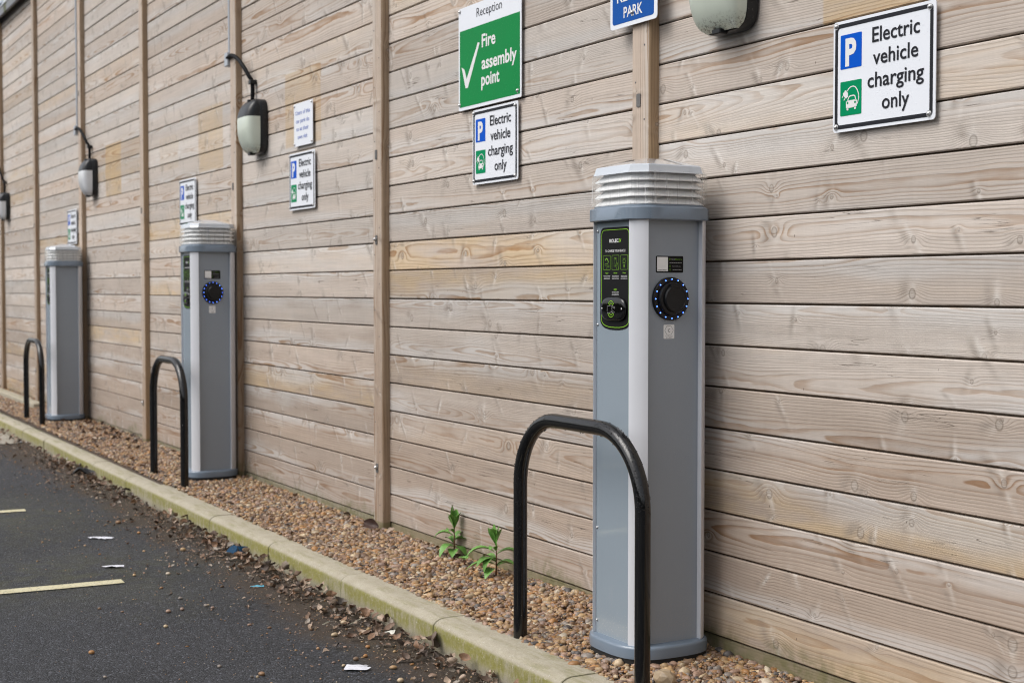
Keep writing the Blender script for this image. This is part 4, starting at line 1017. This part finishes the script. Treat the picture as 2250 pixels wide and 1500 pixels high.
for (px, py), lab, s_ in (((220, 1183), 'bright white tissue blob on the asphalt beyond the near bay line', 1.), ((250, 1246), 'thin white tissue smear just above the near bay line', .8), ((55, 973), 'white litter at the edge of the far concrete pad', 1.)):
    p = on_ground(px, py); rr = random.Random(px)
    pts = [((.06 + rr.uniform(-.02, .02))*s_*math.cos(a), (.028 + rr.uniform(-.012, .012))*s_*math.sin(a)) for a in (k*.5236 for k in range(12))]
    o = scrap('tissue', pts, p, 'paper', lab, 'litter', .003, px, .007); o.rotation_euler = (0, 0, 1.0)
p = on_ground(520, 1222)
o = scrap('blue_wrapper', [(-.04, -.02), (.03, -.03), (.05, .01), (.03, .05), (.015, .03), (-.03, .025)], p, 'bluefoil', 'crumpled dark blue wrapper among the leaves at the kerb', 'wrapper', .010, 6, .035); o.rotation_euler = (.5, .1, .5)
p = on_ground(565, 1290)
o = scrap('paper_strip', [(-.028, -.006), (.028, -.004), (.026, .007), (-.026, .005)], p, 'cyan', 'small cyan strip of litter on the mud', 'litter', .004, 7, .005); o.rotation_euler = (0, 0, 1.1)
p = on_ground(190, 1051)
o = scrap('rubber_scrap', [(-.11, -.02), (-.03, -.035), (.06, -.03), (.09, 0), (.05, .04), (-.02, .035), (-.08, .01)], p, 'black', 'torn black rubber scrap lying by the far kerb', 'litter', .012, 8, .05); o.rotation_euler = (0, 0, .8)

# ------------------------------------------------------------------ weeds
def blade(bm, base, az, length, width, droop, rise):
    n = 9; A, B, Cc = [], [], []; p = Vector(base); el = rise; d = Vector((math.cos(az), math.sin(az), 0)); sd_ = Vector((-d.y, d.x, 0))
    for i in range(n + 1):
        u = i/n; w = width*(math.sin(math.pi*min(1., u*.94 + .03))**.75)*(.55 + .45*math.sin(math.pi*u)) + .0006
        A.append(bm.verts.new(p + sd_*w + Vector((0, 0, w*.45)))); B.append(bm.verts.new(p - sd_*w + Vector((0, 0, w*.45)))); Cc.append(bm.verts.new(p))
        p = p + (d*math.cos(el) + Vector((0, 0, math.sin(el))))*length/n; el -= droop/n
    for i in range(n):
        bm.faces.new((A[i], A[i+1], Cc[i+1], Cc[i])); bm.faces.new((Cc[i], Cc[i+1], B[i+1], B[i]))
def weed(loc, h, leaves, label):
    t = thing('weed', loc, label, 'plant', 'young weeds growing at the wall foot')
    bm = bmesh.new(); tube(bm, [(0, 0, -.02), (.002, 0, h*.4), (0, .002, h*.8)], [.0034, .0028, .0018], 8); done(bm, 'stem', M['stem'], t, True)
    for (zz, az, L, W, dr, rise) in leaves:
        bm = bmesh.new(); blade(bm, (0, 0, h*zz), az, L*1.05, W*(2.0 if zz > .65 else 1.7), dr, rise); done(bm, 'leaf', M['green'], t, True)
# azimuth: the camera sees +x/+y-ish as its right, so right = 1.06 rad, left = 4.2 rad
weed((-5.17, 2.60, .022), .135, [(.3, 3.2, .07, .010, 1.2, .7), (.6, 5.2, .06, .009, 1.4, .9), (.45, 1.7, .06, .009, 1.2, .9), (.78, .9, .07, .010, .4, 1.3), (.7, 4.4, .075, .011, .1, 1.25), (.75, 2.0, .075, .011, .2, 1.45), (.8, 3.9, .085, .012, -.3, 1.35), (.8, 5.4, .06, .010, .5, 1.3), (.5, 4.2, .095, .011, 1.9, .75), (.42, 1.0, .085, .014, 1.6, .35), (.2, 3.9, .085, .013, 1.3, .1), (.2, .6, .08, .013, 1.2, -.1), (.25, 4.9, .09, .012, 1.6, .2), (.35, 2.6, .06, .010, 1., .6), (.12, 5.7, .07, .012, .9, .1)], 'left and taller green weed by the wall foot')
weed((-4.735, 2.56, .014), .150, [(.35, 3.4, .08, .010, 1.5, .7), (.6, 5.4, .07, .009, 1.5, .9), (.2, 1.6, .07, .010, 1., .5), (.9, 5.2, .05, .009, .4, 1.2), (.8, .6, .06, .010, .3, 1.3), (.75, 3.6, .07, .011, .4, 1.2), (.85, 4.3, .045, .009, .3, 1.3), (.7, 4.6, .085, .013, -.2, 1.4), (.75, 1.2, .07, .011, .2, 1.5), (.55, 4.3, .135, .011, 1.9, .65), (.50, 1.1, .125, .012, 2.2, .7), (.25, 4.2, .12, .011, 1.2, .35), (.32, 4.7, .09, .013, 1.6, .6), (.25, .8, .085, .012, 1.5, .6), (.15, 5.2, .08, .012, 1.2, .2), (.4, 5.0, .09, .010, 2.2, .4)], 'right green weed beside the nearest hoop left leg')
weed((-4.98, 2.55, .014), .03, [(.5, a, .026, .006, .8, .8) for a in (0, 1.5, 3., 4.5)], 'tiny seedling between the two weeds')

# ------------------------------------------------------------------ far mast beyond the wall
p0 = Vector((0, 0, 1.10)); dv = cam.matrix_basis.to_3x3() @ Vector((5 - 1125, 750 - 20, -3125.)); pm_ = p0 + dv*(24/dv.y)
t = thing('lighting_mast', (pm_.x, pm_.y, GROUND), 'thin grey mast against the sky beyond the wall top left', 'mast')
ht = pm_.z - GROUND
bm = bmesh.new(); tube(bm, [(0, 0, 0), (0, 0, ht + 1.2)], .05, 10); done(bm, 'pole', M['mast'], t, True)
bm = bmesh.new(); box(bm, -.55, .0, -.35, .1, ht + .25, ht + .55, .03); done(bm, 'lamp_head', M['mast'], t)
bm = bmesh.new(); tube(bm, [(-1.2, -.6, ht - .75), (0, 0, ht - .75)], .04, 8); done(bm, 'bracket', M['mast'], t, True)

# ------------------------------------------------------------------ unseen hedges added behind the camera to darken the reflections
def added_hedge(name, x0, x1, y0, y1, h, label):
    n_ = int((x1 - x0)*(y1 - y0)*0 + max(x1 - x0, y1 - y0)*90)
    P = np.stack([rng.uniform(x0, x1, n_), rng.uniform(y0, y1, n_), GROUND + h*rng.random(n_)**.8], 1)
    P[:, 2] *= .85 + .15*np.sin(P[:, 0]*1.1 + P[:, 1]*.9)
    o = stones(name, P, rng.uniform(.10, .34, n_), 1, (.5, 1.), np.array([[.035, .055, .018]]), 'stuff', 'leaf'); tag(o, label, 'added_hedge')
added_hedge('added_hedge', -46, 14, -13.5, -12.2, 3.3, 'tall dark hedging added unseen across the car park to darken reflections')
added_hedge('added_hedge', 12.5, 13.8, -13, 2, 3.3, 'tall dark hedging added unseen at the near end to darken reflections')
